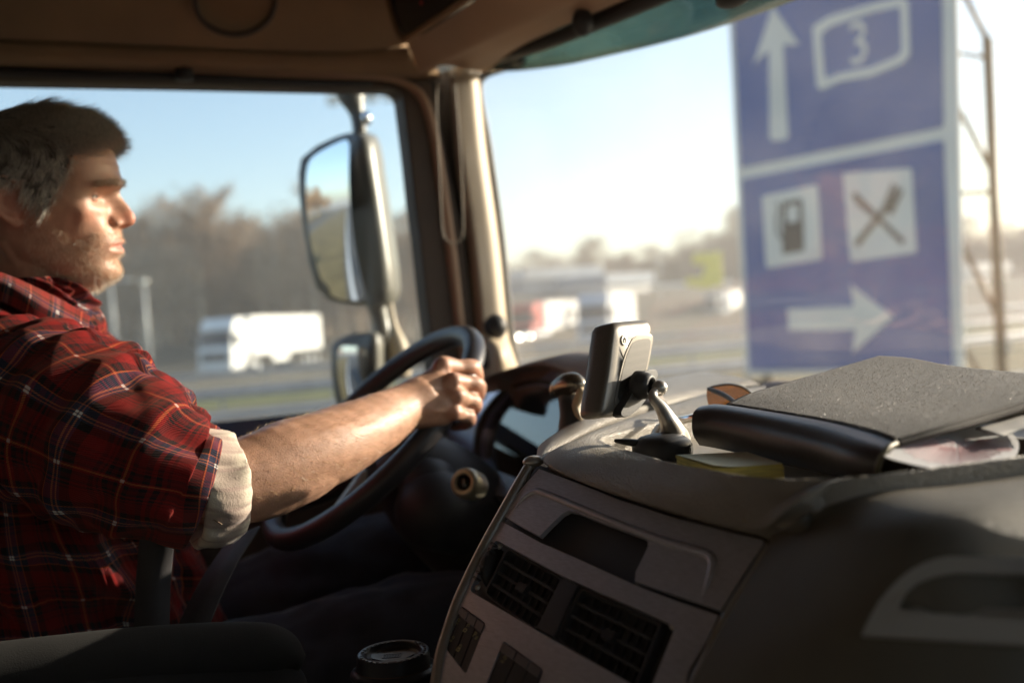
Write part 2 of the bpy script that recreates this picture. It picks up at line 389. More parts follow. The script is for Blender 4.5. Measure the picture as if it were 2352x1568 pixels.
# ---- trees
def limb(V, Fc, a, b, ra, rb, k=3):
    d = b-a; d = d/np.linalg.norm(d); x = np.cross(d, [.21, .35, .9]); x /= np.linalg.norm(x); y = np.cross(d, x); o = len(V)
    for p, r in ((a, ra), (b, rb)):
        for j in range(k): an = 2*math.pi*j/k; V.append(p+r*(math.cos(an)*x+math.sin(an)*y))
    for j in range(k): Fc.append((o+j, o+(j+1) % k, o+k+(j+1) % k, o+k+j))
def tree_proto(h, seed, m, leaf=0):
    r = np.random.default_rng(seed); tv, tf, cv, cf = [], [], [], []
    pts = [np.zeros(3)]
    for i in range(7): pts.append(pts[-1]+np.array([r.normal(0, .12), r.normal(0, .12), h*.13]))
    rad = [h*.021*(1-i/8.5) for i in range(8)]
    v, f = tube(pts, rad, 8); tv, tf = v, f
    for i in range(46):
        u = r.uniform(.22, .98); k = u*7; j = min(int(k), 6); a = pts[j]+(pts[j+1]-pts[j])*(k-j); an = r.uniform(0, 6.28)
        ln = h*(.36*(1.12-u)+.09)*r.uniform(.7, 1.2); d = np.array([math.cos(an), math.sin(an), r.uniform(.45, 1.3)]); d /= np.linalg.norm(d); b = a+d*ln
        limb(cv, cf, a, b, h*.0045*(1.2-u), h*.0015, 4)
        for q in range(9):
            s = r.uniform(.25, 1); c = a+(b-a)*s; e = d+r.normal(0, .55, 3)+[0, 0, .25]; e /= np.linalg.norm(e); g = c+e*ln*.42*r.uniform(.5, 1.1)
            limb(cv, cf, c, g, .03, .012)
            for z in range(5):
                c2 = c+(g-c)*r.uniform(.3, 1); e2 = e+r.normal(0, .6, 3); e2 /= np.linalg.norm(e2); limb(cv, cf, c2, c2+e2*ln*.2*r.uniform(.5, 1.2), .016, .008)
                if leaf:
                    for _ in range(leaf):
                        p = c2+r.normal(0, .35, 3); o = len(cv); t1, t2 = r.normal(size=3)*.13, r.normal(size=3)*.13; cv += [p, p+t1, p+t2]; cf.append((o, o+1, o+2))
    return tv, tf, cv, cf
protos = []
LAB = 'bare brown winter tree in the wood beyond the motorway'
for i, (h, m, lf) in enumerate(((14, 'bark', 0), (16, 'bark', 1), (12.5, 'bark', 1), (13, 'bark2', 3))):
    tv, tf, cv, cf = tree_proto(h, 40+i, m, lf)
    root = thing('bare_tree' if m == 'bark' else 'autumn_tree', LAB, 'tree', group='trees of the wood')
    newobj('trunk', tv, tf, 'trunkbark', root); newobj('crown', cv, cf, m, root, smooth=False); protos.append(root)
spots = []
for row, (d0, dz) in enumerate(((94, .4), (104, 2.2), (116, 3.8))):
    x = -260+row*13
    while x < 1015:
        spots.append((x, d0+random.uniform(-3, 3), dz, random.uniform(.78, 1.12)*(1 if x < 760 else .93), 'L')); x += random.uniform(26, 44)
for row, (d0, dz) in enumerate(((176, 3), (200, 4), (225, 5))):
    x = 1120+row*17
    while x < 2500:
        s = random.uniform(.62, .95)*(1.35 if 1575 < x < 1850 else 1); spots.append((x, d0+random.uniform(-6, 6), dz, s, 'R')); x += random.uniform(30, 52)
used = set()
def put(c, z, s, lab, grp):
    k = random.choice((0, 1, 2, 0, 1, 2, 3)); loc = (c[0], c[1], z); rz = random.uniform(0, 6.28)
    if k not in used: o = protos[k]; used.add(k); o.location = loc; o.rotation_euler = (0, 0, rz); o.scale = (s,)*3
    else: o = copy_tree(protos[k], loc, rz, s)
    if k == 3 and 'wood' in grp: lab = 'rust-brown tree still holding dry leaves among the bare trees of the wood'; grp = 'rusty trees of the wood'
    o['label'] = lab; o['group'] = grp
for x, d, dz, s, side in spots:
    c = P(x, 750, d)
    put(c, dz*.6-.1, s, LAB if side == 'L' else 'hazy distant bare tree on the skyline behind the service area', 'trees of the wood' if side == 'L' else 'distant skyline trees')
for i in range(46):                                                       # the wood goes on behind the lorry, where the mirrors look
    c = T(random.uniform(-230, -45), random.uniform(22, 44) if i % 2 else random.uniform(84, 120), 0); put(c, 0, random.uniform(.8, 1.15), 'tree behind the cab seen only in the door mirror', 'trees seen in the mirror')
# undergrowth: an uncountable mass of thin stems at the foot of the wood
bv, bf = [], []; r = np.random.default_rng(3)
for x in np.linspace(-300, 1020, 3200):
    d = r.uniform(92, 128); c = P(x+r.uniform(-3, 3), 750, d); c[2] = 0; h = r.uniform(1.5, 8)
    limb(bv, bf, c, c+np.array([r.normal(0, .5), r.normal(0, .5), h]), r.uniform(.03, .09), .01)
for x in np.linspace(1100, 2500, 2200):
    d = r.uniform(165, 235); c = P(x+r.uniform(-3, 3), 750, d); c[2] = 0; h = r.uniform(2, 9)
    limb(bv, bf, c, c+np.array([r.normal(0, .8), r.normal(0, .8), h]), r.uniform(.08, .18), .02)
tag(newobj('undergrowth', bv, bf, 'bark', smooth=False), 'dense brown thicket of thin stems at the foot of the wood', 'undergrowth', kind='stuff')
# wooded slope behind
V = []; nn = 70
for i in range(nn):
    x = -320+i*1380/(nn-1)
    for k, (d, h) in enumerate(((124, 0), (128, 5.2), (134, 8.2), (150, 9.0), (200, 8))):
        c = P(x, 750, d); c[2] = h+(1.3*math.sin(i*.9)+.9*math.sin(i*2.3+1) if k in (1, 2, 3) else 0); V.append(c)
struct(newobj('hillside', V, gridfaces(nn, 5), 'litter'))
V = []
for i in range(nn):
    x = 1090+i*1450/(nn-1)
    for k, (d, h) in enumerate(((232, 0), (240, 6), (255, 9), (300, 10), (420, 8))):
        c = P(x, 750, d); c[2] = h+(1.6*math.sin(i*.7)+1.0*math.sin(i*1.9+1) if k in (1, 2, 3) else 0); V.append(c)
struct(newobj('hillside', V, gridfaces(nn, 5), 'litter'))

# ---- masts and lamps
def lamp_post(x, d, h, label, head='arm', r0=.11, grp=None):
    c = P(x, 750, d); c[2] = 0; t = thing('street_lamp', label, 'street lamp', c, grp)
    newobj('pole', *tube([c, c+[0, 0, h*.5], c+[0, 0, h]], [r0, r0*.8, r0*.55], 10), 'pole', t)
    top = c+np.array([0, 0, h])
    if head == 'arm':
        newobj('arm', *tube([top, top+[.1, 0, .15], top+[1.0, .2, .25]], .05, 8, 8), 'pole', t)
        hv = ellipsoid(top+[1.3, .25, .25], (.45, .18, .1)); newobj('lamp_head', *hv, 'lamp', t)
    elif head == 'globe':
        newobj('lamp_head', *ellipsoid(top+[0, 0, .15], (.32, .32, .22)), 'lamp', t)
        newobj('cap', *lathe([(.02, .08), (.3, .02), (.34, -.03), (.3, -.04)], top+np.array([0, 0, .33])), 'pole', t)
    else:
        newobj('crossarm', *box(top, 2.6, .12, .12, rt-U*(rt@U), np.array([0, 1, 0.])), 'pole', t, smooth=False)
        for s in (-1.15, -.4, .45, 1.2):
            newobj('floodlight', *box(top+np.array([s, -.15, -.18]), .5, .25, .35), 'lamp', t, smooth=False)
lamp_post(642, 92, 14.3, 'tall slender lamp mast rising behind the white lorry trailer', 'arm', .2)
lamp_post(664, 110, 10.5, 'shorter lamp column close behind the tall slender mast', 'arm', .14)
lamp_post(338, 76, 7.1, 'round headed lamp column in front of the wood left of the lorry', 'globe', .16)
lamp_post(262, 80, 7.5, 'pale lamp column just in front of the driver\'s chin', 'arm', .18)
lamp_post(868, 42, 12.3, 'floodlight mast with crossarm seen beside the top of the door mirror', 'flood', .12)
lamp_post(1522, 120, 9, 'thin lamp column beside the fuel station canopy', 'arm', .12)
lamp_post(1290, 160, 11, 'lamp column behind the red lorry at the service area', 'globe', .1)

# ---- lorries and cars
def lorry(c, hd, cabm, trm, label, ln=13.0, grp=None, white_tr=True, lights='lamp'):
    c = np.array([c[0], c[1], 0.]); h = np.array([math.cos(hd), math.sin(hd), 0]); y = np.array([-h[1], h[0], 0])
    t = thing('lorry', label, 'lorry', c, grp)
    def bx(x, yy, z, sx, sy, sz): return box(c+h*x+y*yy+U*z, sx, sy, sz, h, y)
    # cab from a side profile (x forward, z up), front at x=0
    pr = [(0, .45), (0, 1.6), (-.12, 2.0), (-.38, 2.95), (-.62, 3.55), (-1.2, 3.9), (-2.25, 3.92), (-2.3, 1.1), (-1.9, .95), (-1.9, .45)]
    pl = Plane(c+y*1.22, y if np.dot(y, CP-c) > 0 else -y, h)
    def prof(name, pts, w, m, par, off=0, bev=.08):
        n2 = len(pts); V = [c+h*a+U*b+y*s*w/2+y*off for s in (1, -1) for a, b in pts]
        Fc = [tuple(range(n2)), tuple(range(2*n2-1, n2-1, -1))]+[(i, (i+1) % n2, n2+(i+1) % n2, n2+i)[::-1] for i in range(n2)]
        o = newobj(name, V, Fc, m, par, smooth=False); bevel(o, bev, 2); return o
    cb = prof('cab', pr, 2.46, cabm, t)
    prof('windscreen', [(-.11, 2.0), (-.345, 2.92), (-.40, 2.92), (-.18, 2.0)], 2.2, 'darkglass', t, bev=.01)
    newobj('grille', *bx(.02, 0, 1.3, .06, 1.9, .6), 'softblack', t, smooth=False); newobj('bumper', *bx(.05, 0, .62, .16, 2.5, .42), cabm, t, smooth=False)
    newobj('sun_visor', *bx(-.15, 0, 3.05, .5, 2.3, .06), 'softblack', t, smooth=False)
    for s in (-1, 1):
        newobj('headlight', *ellipsoid(c+h*.10+y*s*.95+U*.70, (.2, .2, .12)), lights, t)
        newobj('side_window', *bx(-.85, s*1.235, 2.35, .9, .02, .75), 'darkglass', t, smooth=False)
        newobj('mirror', *bx(-.15, s*1.5, 2.45, .18, .26, .8), 'softblack', t, smooth=False)
        newobj('fairing', *bx(-2.38, s*1.2, 2.3, .2, .06, 2.4), cabm, t, smooth=False)
    newobj('chassis', *bx(-ln/2-1.6, 0, .95, ln, .9, .3), 'softblack', t, smooth=False)
    tb = newobj('trailer', *bx(-3.15-ln/2, 0, 2.58, ln, 2.52, 2.76), trm, t, smooth=False); bevel(tb, .05)
    for s in (-1, 1):
        newobj('side_skirt', *bx(-2.75-ln*.40, s*1.22, .88, ln*.22, .05, .5), trm if white_tr else 'bluegrey', t, smooth=False)
        newobj('fuel_tank', *bx(-3.1, s*1.0, .75, 1.0, .45, .5), 'steel', t, smooth=False)
        for xw in (-1.25, -4.1, -ln+.4, -ln-.9, -ln-2.2):
            w0 = c+h*xw+y*s*1.05+U*.5
            wv = lathe([(0, -.14), (.42, -.14), (.5, -.1), (.5, .1), (.42, .14), (.3, .13), (.26, .06), (0, .05)], w0, y*s, 20); newobj('wheel', *wv, 'tyre', t)
            newobj('hub', *lathe([(.29, .135), (.25, .08), (.12, .08), (.1, .16), (0, .16)], w0, y*s, 14), 'steel', t)
    return t
def ang(cx, px1, d1, px2, d2):
    a, b = P(px1, 750, d1), P(px2, 750, d2); return a, math.atan2(a[1]-b[1], a[0]-b[0])
a, hd = ang(0, 488, 67, 716, 84); lorry(a, hd, 'white', 'white', 'white articulated lorry with a long white box trailer below the wood')
a, hd = ang(0, 1362, 76, 1432, 92); lorry(a, hd, 'cabgrey', 'white', 'white lorry with a pale grey front, nearest the satnav')  # white cab coloured grey to carry the shade on its front
a, hd = ang(0, 1196, 96, 1305, 106); lorry(a, hd, 'red', 'white', 'red lorry cab with a pale trailer just right of the windscreen pillar', 10, None, True, 'lit')
a, hd = ang(0, 1640, 112, 1705, 124); lorry(a, hd, 'bluegrey', 'white', 'small blue-grey lorry below the yellow sign', 7)
def car(c, hd, m, label, sc=1.0):
    c = np.array([c[0], c[1], 0.]); h = np.array([math.cos(hd), math.sin(hd), 0]); y = np.array([-h[1], h[0], 0]); t = thing('car', label, 'car', c)
    pr = [(0, .35), (.02, .7), (.3, .85), (1.1, .95), (1.75, 1.42), (3.1, 1.45), (3.95, 1.0), (4.3, .9), (4.35, .35)]; n2 = len(pr)
    V = [c-h*a*sc+U*b*sc+y*s*(.88 if b < 1 else .7)*sc for s in (1, -1) for a, b in pr]
    bevel(newobj('body', V, [tuple(range(n2)), tuple(range(2*n2-1, n2-1, -1))]+[(i, (i+1) % n2, n2+(i+1) % n2, n2+i)[::-1] for i in range(n2)], m, t, smooth=False), .06)
    gp = [(1.25, 1.0), (1.8, 1.36), (3.05, 1.39), (3.75, 1.03)]
    for s in (1, -1): newobj('side_window', [c-h*a*sc+U*b*sc+y*s*((.90 if b < 1.1 else .76))*sc for a, b in gp], [(0, 1, 2, 3)], 'darkglass', t, smooth=False)
    newobj('windscreen', [c-h*a*sc+U*b*sc+y*q*sc for a, b, q in ((1.13, 1.0, .72), (1.13, 1.0, -.72), (1.72, 1.43, -.6), (1.72, 1.43, .6))], [(0, 1, 2, 3)], 'darkglass', t, smooth=False)
    for s in (1, -1):
        newobj('headlight', *ellipsoid(c+h*.02+U*.65*sc+y*s*.66*sc, (.14, .17, .10)), 'lit', t)
        for xw in (.85, 3.45): newobj('wheel', *lathe([(0, -.1), (.33, -.1), (.33, .1), (.2, .1), (.18, .06), (0, .06)], c-h*xw*sc+y*s*.8*sc+U*.33, y*s, 18), 'tyre', t)
M['navy'] = mat('dark_blue_car_paint', (.03, .045, .09), .2, coat=1, var=(2, .05))
car(P(930, 770, 60), math.atan2(-F[1], -F[0]), 'navy', 'dark blue car seen between the door mirror and the door frame')
car(P(1180, 770, 95), math.atan2(-F[1], -F[0])+.4, 'cabgrey', 'silver car at the foot of the windscreen pillar', 1.1)
car(P(1560, 770, 118), math.atan2(-F[1], -F[0])+.8, 'white', 'small white car parked left of the yellow sign', 1.1)

# ---- fuel station buildings
def building(px0, px1, d, h, label, roofm, wallm, deep=14):
    a, b = P(px0, 750, d), P(px1, 750, d+6); a[2] = b[2] = 0; ex = (b-a); ln = np.linalg.norm(ex); ex /= ln; ey = np.array([-ex[1], ex[0], 0]); t = thing('building', label, 'building', a)
    c = (a+b)/2+ey*deep/2
    newobj('wall', *box(c+U*(h-1.4)/2, ln*.92, deep*.9, h-1.4, ex, ey), wallm, t, smooth=False)
    newobj('roof', *box(c+U*(h-.7), ln, deep, 1.4, ex, ey), roofm, t, smooth=False)
    for k in range(6): newobj('window', *box(c+ex*ln*(-.38+.15*k)-ey*(deep*.45+.03)+U*(h*.32), ln*.1, .08, h*.36, ex, ey), 'darkglass', t, smooth=False)
    return t
building(1215, 1395, 140, 9.3, 'wide pale fuel station canopy with a flat white roof edge', 'roofwhite', 'bluegrey')
building(1400, 1510, 132, 7.6, 'low blue-grey shop building right of the pale canopy', 'bluegrey', 'roofwhite', 10)
building(1480, 1690, 150, 6.2, 'low pale restaurant building under the yellow sign', 'roofwhite', 'roofwhite', 10)
building(2230, 2330, 150, 6.0, 'pale low building to the right of the blue sign', 'roofwhite', 'roofwhite', 10)
ys = thing('price_mast', 'yellow hook-shaped mast sign above the service area', 'sign', P(1640, 750, 110)*[1, 1, 0])
yp = Plane(P(1640, 620, 110), -fw)
slab('sign_panel', yp, [(1590, 584), (1655, 578), (1658, 655), (1620, 664), (1572, 655), (1575, 640), (1612, 636), (1618, 610), (1590, 606)], 'yellow', ys, z1=.5, bev=.1)
pb = P(1645, 660, 110.5); newobj('pole', *tube([pb*[1, 1, 0], pb], .2, 10), 'pole', ys)

# ---- the blue motorway sign on its lattice stand
sp = Plane(T(6.4, 6.5, 0), -F, -L)
sg = thing('motorway_sign', 'big blue information sign with arrows, a number 3, fuel pump and cutlery symbols', 'road sign', T(6.4, 6.6, GZ))
TOP = [(1664, -150), (2182, -330)]
slab('sign_board', sp, [(1664, -150), (2186, -330), (2206, 852), (1712, 862)], 'sign_white', sg, z0=-.06, z1=0, bev=.01)
slab('blue_field', sp, rpoly([(1678, -120), (2160, -290), (2168, 292), (1702, 386)], 8), 'sign_blue', sg, z0=.002, z1=.006)
slab('blue_field', sp, rpoly([(1704, 412), (2168, 322), (2190, 845), (1722, 850)], 8), 'sign_blue', sg, z0=.002, z1=.006)
slab('arrow', sp, [(1777, 15), (1838, 104), (1801, 103), (1813, 312), (1808, 322), (1776, 324), (1770, 316), (1768, 115), (1733, 148)], 'sign_white', sg, z0=.008, z1=.012)
slab('arrow', sp, [(1810, 708), (1963, 704), (1955, 652), (2055, 728), (1960, 810), (1967, 757), (1814, 758)], 'sign_white', sg, z0=.008, z1=.012)
slab('number_frame', sp, rpoly([(1868, 62), (1905, 38), (2010, 8), (2075, -6), (2088, 2), (2092, 128), (2076, 146), (2000, 176), (1930, 188), (1888, 208), (1878, 200)], 8), 'sign_white', sg,
     holes=[rpoly([(1888, 78), (1912, 60), (2010, 28), (2070, 16), (2074, 118), (2064, 130), (2000, 156), (1930, 168), (1897, 182)], 8)], z0=.008, z1=.012)
tp = sp.px(1974, 103); newobj('digit', *textmesh('3', .50, sp, tp, .0, z=.009, thick=.003), 'sign_white', sg, smooth=False)
for q in ([(1752, 450), (1880, 424), (1890, 596), (1762, 616)], [(1938, 398), (2096, 386), (2108, 580), (1956, 602)]): slab('symbol_field', sp, rpoly(q, 6), 'sign_white', sg, z0=.008, z1=.012)
slab('fuel_pump_symbol', sp, rpoly([(1800, 464), (1840, 456), (1846, 462), (1850, 576), (1800, 584)], 5), 'sign_dark', sg, holes=[rpoly([(1809, 474), (1836, 468), (1838, 508), (1810, 512)], 8)], z0=.014, z1=.017)
hs = [sp.wp(x, y, .016) for x, y in ((1800, 548), (1790, 535), (1788, 500), (1793, 480), (1788, 466))]; newobj('pump_hose', *tube(hs, .012, 6, 16), 'sign_dark', sg)
slab('knife_symbol', sp, [(1960, 448), (1968, 441), (2022, 494), (2082, 552), (2074, 562), (2010, 500), (1972, 470)], 'sign_dark', sg, z0=.014, z1=.018)
fk = [slabraw(sp, [(1966, 556), (2032, 474), (2042, 482), (1974, 568)], z0=.019, z1=.022)]
for a, b in (((2030, 478), (2054, 424)), ((2038, 484), (2064, 430)), ((2044, 490), (2074, 438))): fk.append(slabraw(sp, [(a[0], a[1]), (b[0], b[1]-4), (b[0]+5, b[1]), (a[0]+8, a[1]+4)], z0=.019, z1=.022))
newobj('fork_symbol', *join(fk), 'sign_dark', sg, smooth=False)
st = Plane(T(7.3, 6.6, 0), -F, -L)
def rod(pts, r, nm='strut'): newobj(nm, *tube([st.wp(*p) for p in pts], r, 10), 'truss', sg)
rod([(2268, 88), (2312, 1100)], .045, 'lattice_post'); rod([(2200, -40), (2268, 92)], .026); rod([(2198, 122), (2270, 134)], .020)
rod([(2196, 235), (2285, 410)], .025); rod([(2200, 445), (2286, 440)], .020); rod([(2210, 560), (2308, 760)], .026)
rod([(2215, 800), (2318, 960)], .025)
for x in (1760, 2120): a = hit(x, 840, (T(6.5, 6.6, 0), F)); newobj('lattice_post', *tube([a*[1, 1, 0], a+U*3.5], .045, 12), 'truss', sg)
# ---- the air: low winter haze over the whole place
hm = bpy.data.materials.new('haze_air'); hm.use_nodes = True; hn = hm.node_tree; hn.nodes.remove(hn.nodes['Principled BSDF'])
pv = hn.nodes.new('ShaderNodeVolumePrincipled'); pv.inputs['Color'].default_value = (.96, .95, .94, 1); pv.inputs['Density'].default_value = .0015; pv.inputs['Anisotropy'].default_value = .2
hn.links.new(pv.outputs[0], hn.nodes['Material Output'].inputs['Volume'])
hz = newobj('haze', *box((0, 0, 11), 3400, 3400, 30), hm, smooth=False); tag(hz, 'thin pale winter haze over the motorway and the wood', 'haze', kind='stuff')
scene.cycles.volume_bounces = 0

# ================================================================== CAB
M['silver2b'] = mat('dull_strap_wire', (.22, .19, .15), .5, .2)
def hL(x, y, l): return hit(x, y, (T(0, l, 0), L))
def hF(x, y, f): return hit(x, y, (T(f, 0, 0), F))
def hU(x, y, u): return hit(x, y, (T(0, 0, u), U))
cab = thing('lorry_cab', 'interior of the lorry cab with beige trim, grey leather dashboard and brushed console', 'vehicle', T(.2, .6, -1.4))
# ---- shell behind and beside the camera
def wall(name, c, sf, sl, su, m): return newobj(name, *box(T(*c), sf, sl, su, F, L), m, cab, smooth=False)
wall('floor', (.2, .5, -1.42), 2.6, 3.1, .04, 'softblack'); wall('rear_wall', (-1.0, .5, -.3), .04, 3.0, 2.3, 'wallgrey'); wall('roof', (-.1, .5, .90), 1.9, 2.9, .05, 'tan')
PD = Plane(T(0, -.98, 0), L, F)
slab('passenger_door', PD, [(-1.0, -3.9), (1.15, -3.9), (1.0, -1.6), (-1.0, -1.6)], 'tan', cab, holes=[rpoly([(-.62, -2.62), (.80, -2.62), (.72, -1.98), (-.62, -1.98)], .08)], z0=-.02, z1=.02, px=False) if False else None
def flat(name, l, outer, holes, m, t, z=0):
    pl = Plane(T(0, l, 0), L if l < 0 else -L, F); s = np.sign(pl.ey@U)
    sx = np.sign(pl.ex@F)
    cv = lambda q: [(a*sx+(T(0, l, 0)-pl.o)@pl.ex, b*s) for a, b in q]
    return slab(name, pl, cv(outer), m, cab, holes=[cv(h) for h in holes], z0=z, z1=z+t, px=False)
flat('passenger_door', -.98, [(-1, -1.4), (1.1, -1.4), (.98, .9), (-1, .9)], [rpoly([(.20, -.14), (.84, -.14), (.76, .46), (.20, .46)], .08)], 'wallgrey', .04)
flat('passenger_window', -.985, rpoly([(-.3, -.14), (.84, -.14), (.76, .46), (-.3, .46)], .08), [], 'sideglass', .004)
# ---- driver's door
DL = 1.93
DP = Plane(T(0, DL, 0), -L, F)
opening = [(-900, 150), (0, 188), (400, 196), (770, 205), (862, 206)]+[tuple(q) for q in rpoly([(862, 206), (918, 207), (934, 300)], [0, 30, 0], 8)[1:-1]]+[(936, 340), (950, 470), (962, 553), (975, 680), (985, 759), (996, 880), (992, 930), (960, 958), (900, 966), (500, 972), (0, 980), (-900, 1010)]
door = slab('door', DP, [(-1600, 90), (0, 142), (980, 165), (1030, 400), (1062, 560), (1090, 759), (1110, 900), (1190, 2600), (-3200, 2600)], 'brown', cab, holes=[opening], z0=-.05, z1=.01, bev=.006)
slab('window_pane', DP, [(-950, 130), (0, 180), (900, 190), (950, 300), (1010, 890), (990, 985), (0, 995), (-950, 1030)], 'sideglass', door, z0=-.034, z1=-.03)
tr = [(-900, 118), (-300, 141), (103, 156), (400, 167), (615, 176), (800, 178), (880, 181), (930, 197), (964, 226), (984, 280), (998, 348), (1028, 554), (1052, 758), (1070, 900)]
tp_ = [DP.wp(x, y, .012) for x, y in tr]; v, f = tube(tp_, [.008]*8+[.010, .0105, .011, .012, .011, .011], 14, 90); newobj('door_trim', v, f, 'beige', door)
newobj('window_sill', *box(T(.0, DL-.035, -.165), 2.2, .08, .03, F, L), 'navy', door, smooth=False)  # dark blue colour stands in for the sky reflected along the sill
v, f = tube([DP.wp(415, 160, .03), DP.wp(416, 176, .035), DP.wp(417, 196, .035)], [.012, .016, .016], 16, 8); newobj('blind_clip', v, f, 'black', door)
newobj('blind_roller', *tube([DP.wp(-900, 140, .02), DP.wp(0, 173, .02), DP.wp(400, 184, .02), DP.wp(640, 194, .02), DP.wp(850, 196, .012)], [.009, .009, .0085, .007, .005], 12, 40), 'black', door)
# ---- pillar
def dl(x, y, l): return hL(x, y, l)
loft('door_gap', [[dl(*q, 1.945) for q in ((960, 130), (985, 348), (1020, 554), (1050, 759), (1080, 1000))],
                  [dl(*q, 1.955) for q in ((1030, 140), (1030, 348), (1056, 554), (1076, 759), (1096, 1000))],
                  [dl(*q, 1.93) for q in ((1060, 140), (1048, 348), (1076, 554), (1096, 759), (1116, 1000))]], 'brown', cab, 20, smooth=True)
pil = loft('windscreen_pillar', [[dl(*q, l) for q in c] for l, c in (
    (1.95, ((1030, 130), (1040, 348), (1068, 554), (1088, 759), (1100, 900))),
    (1.915, ((1042, 140), (1050, 348), (1078, 554), (1098, 759), (1110, 900))),
    (1.90, ((1062, 150), (1078, 348), (1104, 554), (1124, 759), (1136, 900))),
    (1.90, ((1086, 160), (1104, 348), (1132, 554), (1153, 759), (1168, 900))),
    (1.93, ((1100, 165), (1119, 348), (1147, 554), (1168, 759), (1188, 900))),
    (2.0, ((1104, 165), (1124, 348), (1152, 554), (1173, 759), (1196, 900))))], 'cream', cab, 40, rows=24)
ed = [hF(1560, -40, .9)]*0+[dl(*q, 1.93) for q in ((1196, 900), (1184, 820), (1172, 759), (1152, 554), (1124, 348), (1106, 250), (1100, 205))]+[dl(1104, 182, 1.93), dl(1120, 168, 1.92), dl(1150, 158, 1.9), hF(1200, 140, .93)]
newobj('windscreen_seal', *tube(ed, .009, 10, 70), 'black', cab)
for q in ([(1004, 172), (1003, 260), (1010, 400), (1016, 520), (1024, 548), (1040, 560), (1056, 552), (1064, 525), (1060, 400), (1052, 280), (1044, 165)],):
    newobj('grab_strap', *tube([dl(*p, 1.87) for p in q], .0015, 8, 80), 'silver2b', cab)
b = dl(1138, 750, 1.86); newobj('tweeter', *ellipsoid(b, (.024, .024, .026)), 'black', pil)
b = dl(1112, 822, 1.86); newobj('knob', *lathe([(0, .03), (.018, .028), (.022, .01), (.02, -.01), (.014, -.03)], b, -L-F*.6), 'black', pil)
loft('pillar_foot', [[dl(x, y, l) for x, y, l in c] for c in (((1095, 775, 1.9), (1120, 770, 1.86), (1150, 782, 1.86), (1172, 790, 1.9)),
    ((1098, 790, 1.88), (1130, 790, 1.82), (1160, 800, 1.82), (1180, 815, 1.9)), ((1100, 830, 1.88), (1140, 828, 1.80), (1170, 840, 1.82), (1192, 850, 1.9)), ((1100, 880, 1.9), (1140, 880, 1.83), (1170, 880, 1.84), (1196, 880, 1.9)))], 'cream', pil, 20, rows=16)
# ---- headlining above the door, and the overhead shelf
a0 = [dl(*q, 1.93) for q in ((-1600, 92), (-900, 112), (0, 146), (400, 152), (800, 166), (960, 176), (1010, 172))]
a1 = [dl(*q, 1.885) for q in ((-1600, 70), (-900, 96), (0, 132), (400, 143), (800, 157), (950, 160), (1000, 150))]
a2 = [dl(*q, 1.85) for q in ((-1600, 50), (-900, 70), (0, 103), (400, 118), (700, 128), (850, 122), (935, 112))]
g1 = [dl(*q, 1.875) for q in ((-1600, 36), (-900, 58), (0, 90), (400, 108), (700, 119), (850, 114), (930, 104))]
a3 = [dl(*q, 1.84) for q in ((-1600, 26), (-900, 48), (0, 78), (400, 96), (700, 108), (850, 104), (925, 92))]
a4 = [T(-1.0, 1.78, .62), T(-.4, 1.77, .62), T(.1, 1.76, .62), T(.4, 1.74, .62), T(.62, 1.70, .62), T(.70, 1.66, .62), T(.74, 1.60, .62)]
a5 = [T(-1.0, 1.6, .9), T(-.4, 1.6, .9), T(.1, 1.6, .9), T(.4, 1.6, .9), T(.55, 1.55, .9), T(.60, 1.5, .9), T(.64, 1.45, .9)]
solidify(loft('headlining', [a0, a1, a2, g1, a3, a4, a5], 'tan', cab, 60), .01, 1)
sc_ = T(.30, 1.755, .625)
t1 = lambda pts: [hit(x, y, (T(0, 1.775, .56), L+.8*U)) for x, y in pts]
ring = [(540+92*math.cos(a), 2+78*math.sin(a)) for a in np.linspace(0, 2*math.pi, 40, endpoint=False)]
rp = t1(ring); v, f = tube(rp, .006, 8, 60, closed=True, axis=L); sp_ = newobj('speaker_ring', v, f, 'brown', cab)
c0 = np.mean(rp, 0)
# shelf front over the windscreen: lines run across the cab
def lat(p0, f, u, k):
    return [p0]+[T(f-k*((l-.5)/1.4)**2, l, u) for l in (1.65, 1.3, .9, .5, 0, -.5, -1.0)]
A_ = lat(dl(932, 97, 1.84), .76, .560, .095); A2 = lat(dl(938, 108, 1.84), .77, .545, .10); B_ = lat(dl(962, 162, 1.87), .90, .506, .205); B2 = lat(dl(975, 166, 1.87), .92, .500, .21)
Cc = lat(dl(1020, 150, 1.88), .935, .514, .20); C2 = lat(dl(1060, 158, 1.88), .98, .506, .20); D_ = lat(dl(1106, 166, 1.9), 1.0, .508, .19); D2 = lat(dl(1118, 166, 1.93), 1.05, .535, .17)
solidify(loft('shelf_front', [lat(dl(905, 40, 1.80), .70, .66, .09), A_], 'brown', cab, 40), .008, 1)
loft('shelf_edge', [A_, A2, B_, B2], 'beige', cab, 50, rows=14)
loft('header_trim', [B2, Cc, C2, D_, D2], 'beige', cab, 50, rows=18)
cub = Plane(T(.655, 1.6, .6), -F-.12*L, -L)
slab('storage_recess', cub, rpoly([(890, -60), (905, 30), (932, 84), (950, 78), (1065, 2), (1180, -90)], 14), 'gloss', cab, z0=-.02, z1=.004, bev=.003)
newobj('recess_rim', *tube([cub.wp(*p, .006) for p in ((898, 0), (908, 40), (922, 78), (934, 92), (950, 86), (1072, 4), (1200, -85))], .006, 10, 60), 'tan', cab)
newobj('recess_light', *ellipsoid(cub.wp(975, 8, .006), (.003, .003, .003)), mat('red_indicator', (.5, .02, .01), .4), cab)
rl = [dl(1140, 140, 1.84)]+[T(1.015-.19*((l-.5)/1.4)**2, l, .500) for l in (1.6, 1.35, 1.1, .8, .4, -.2, -.9)]
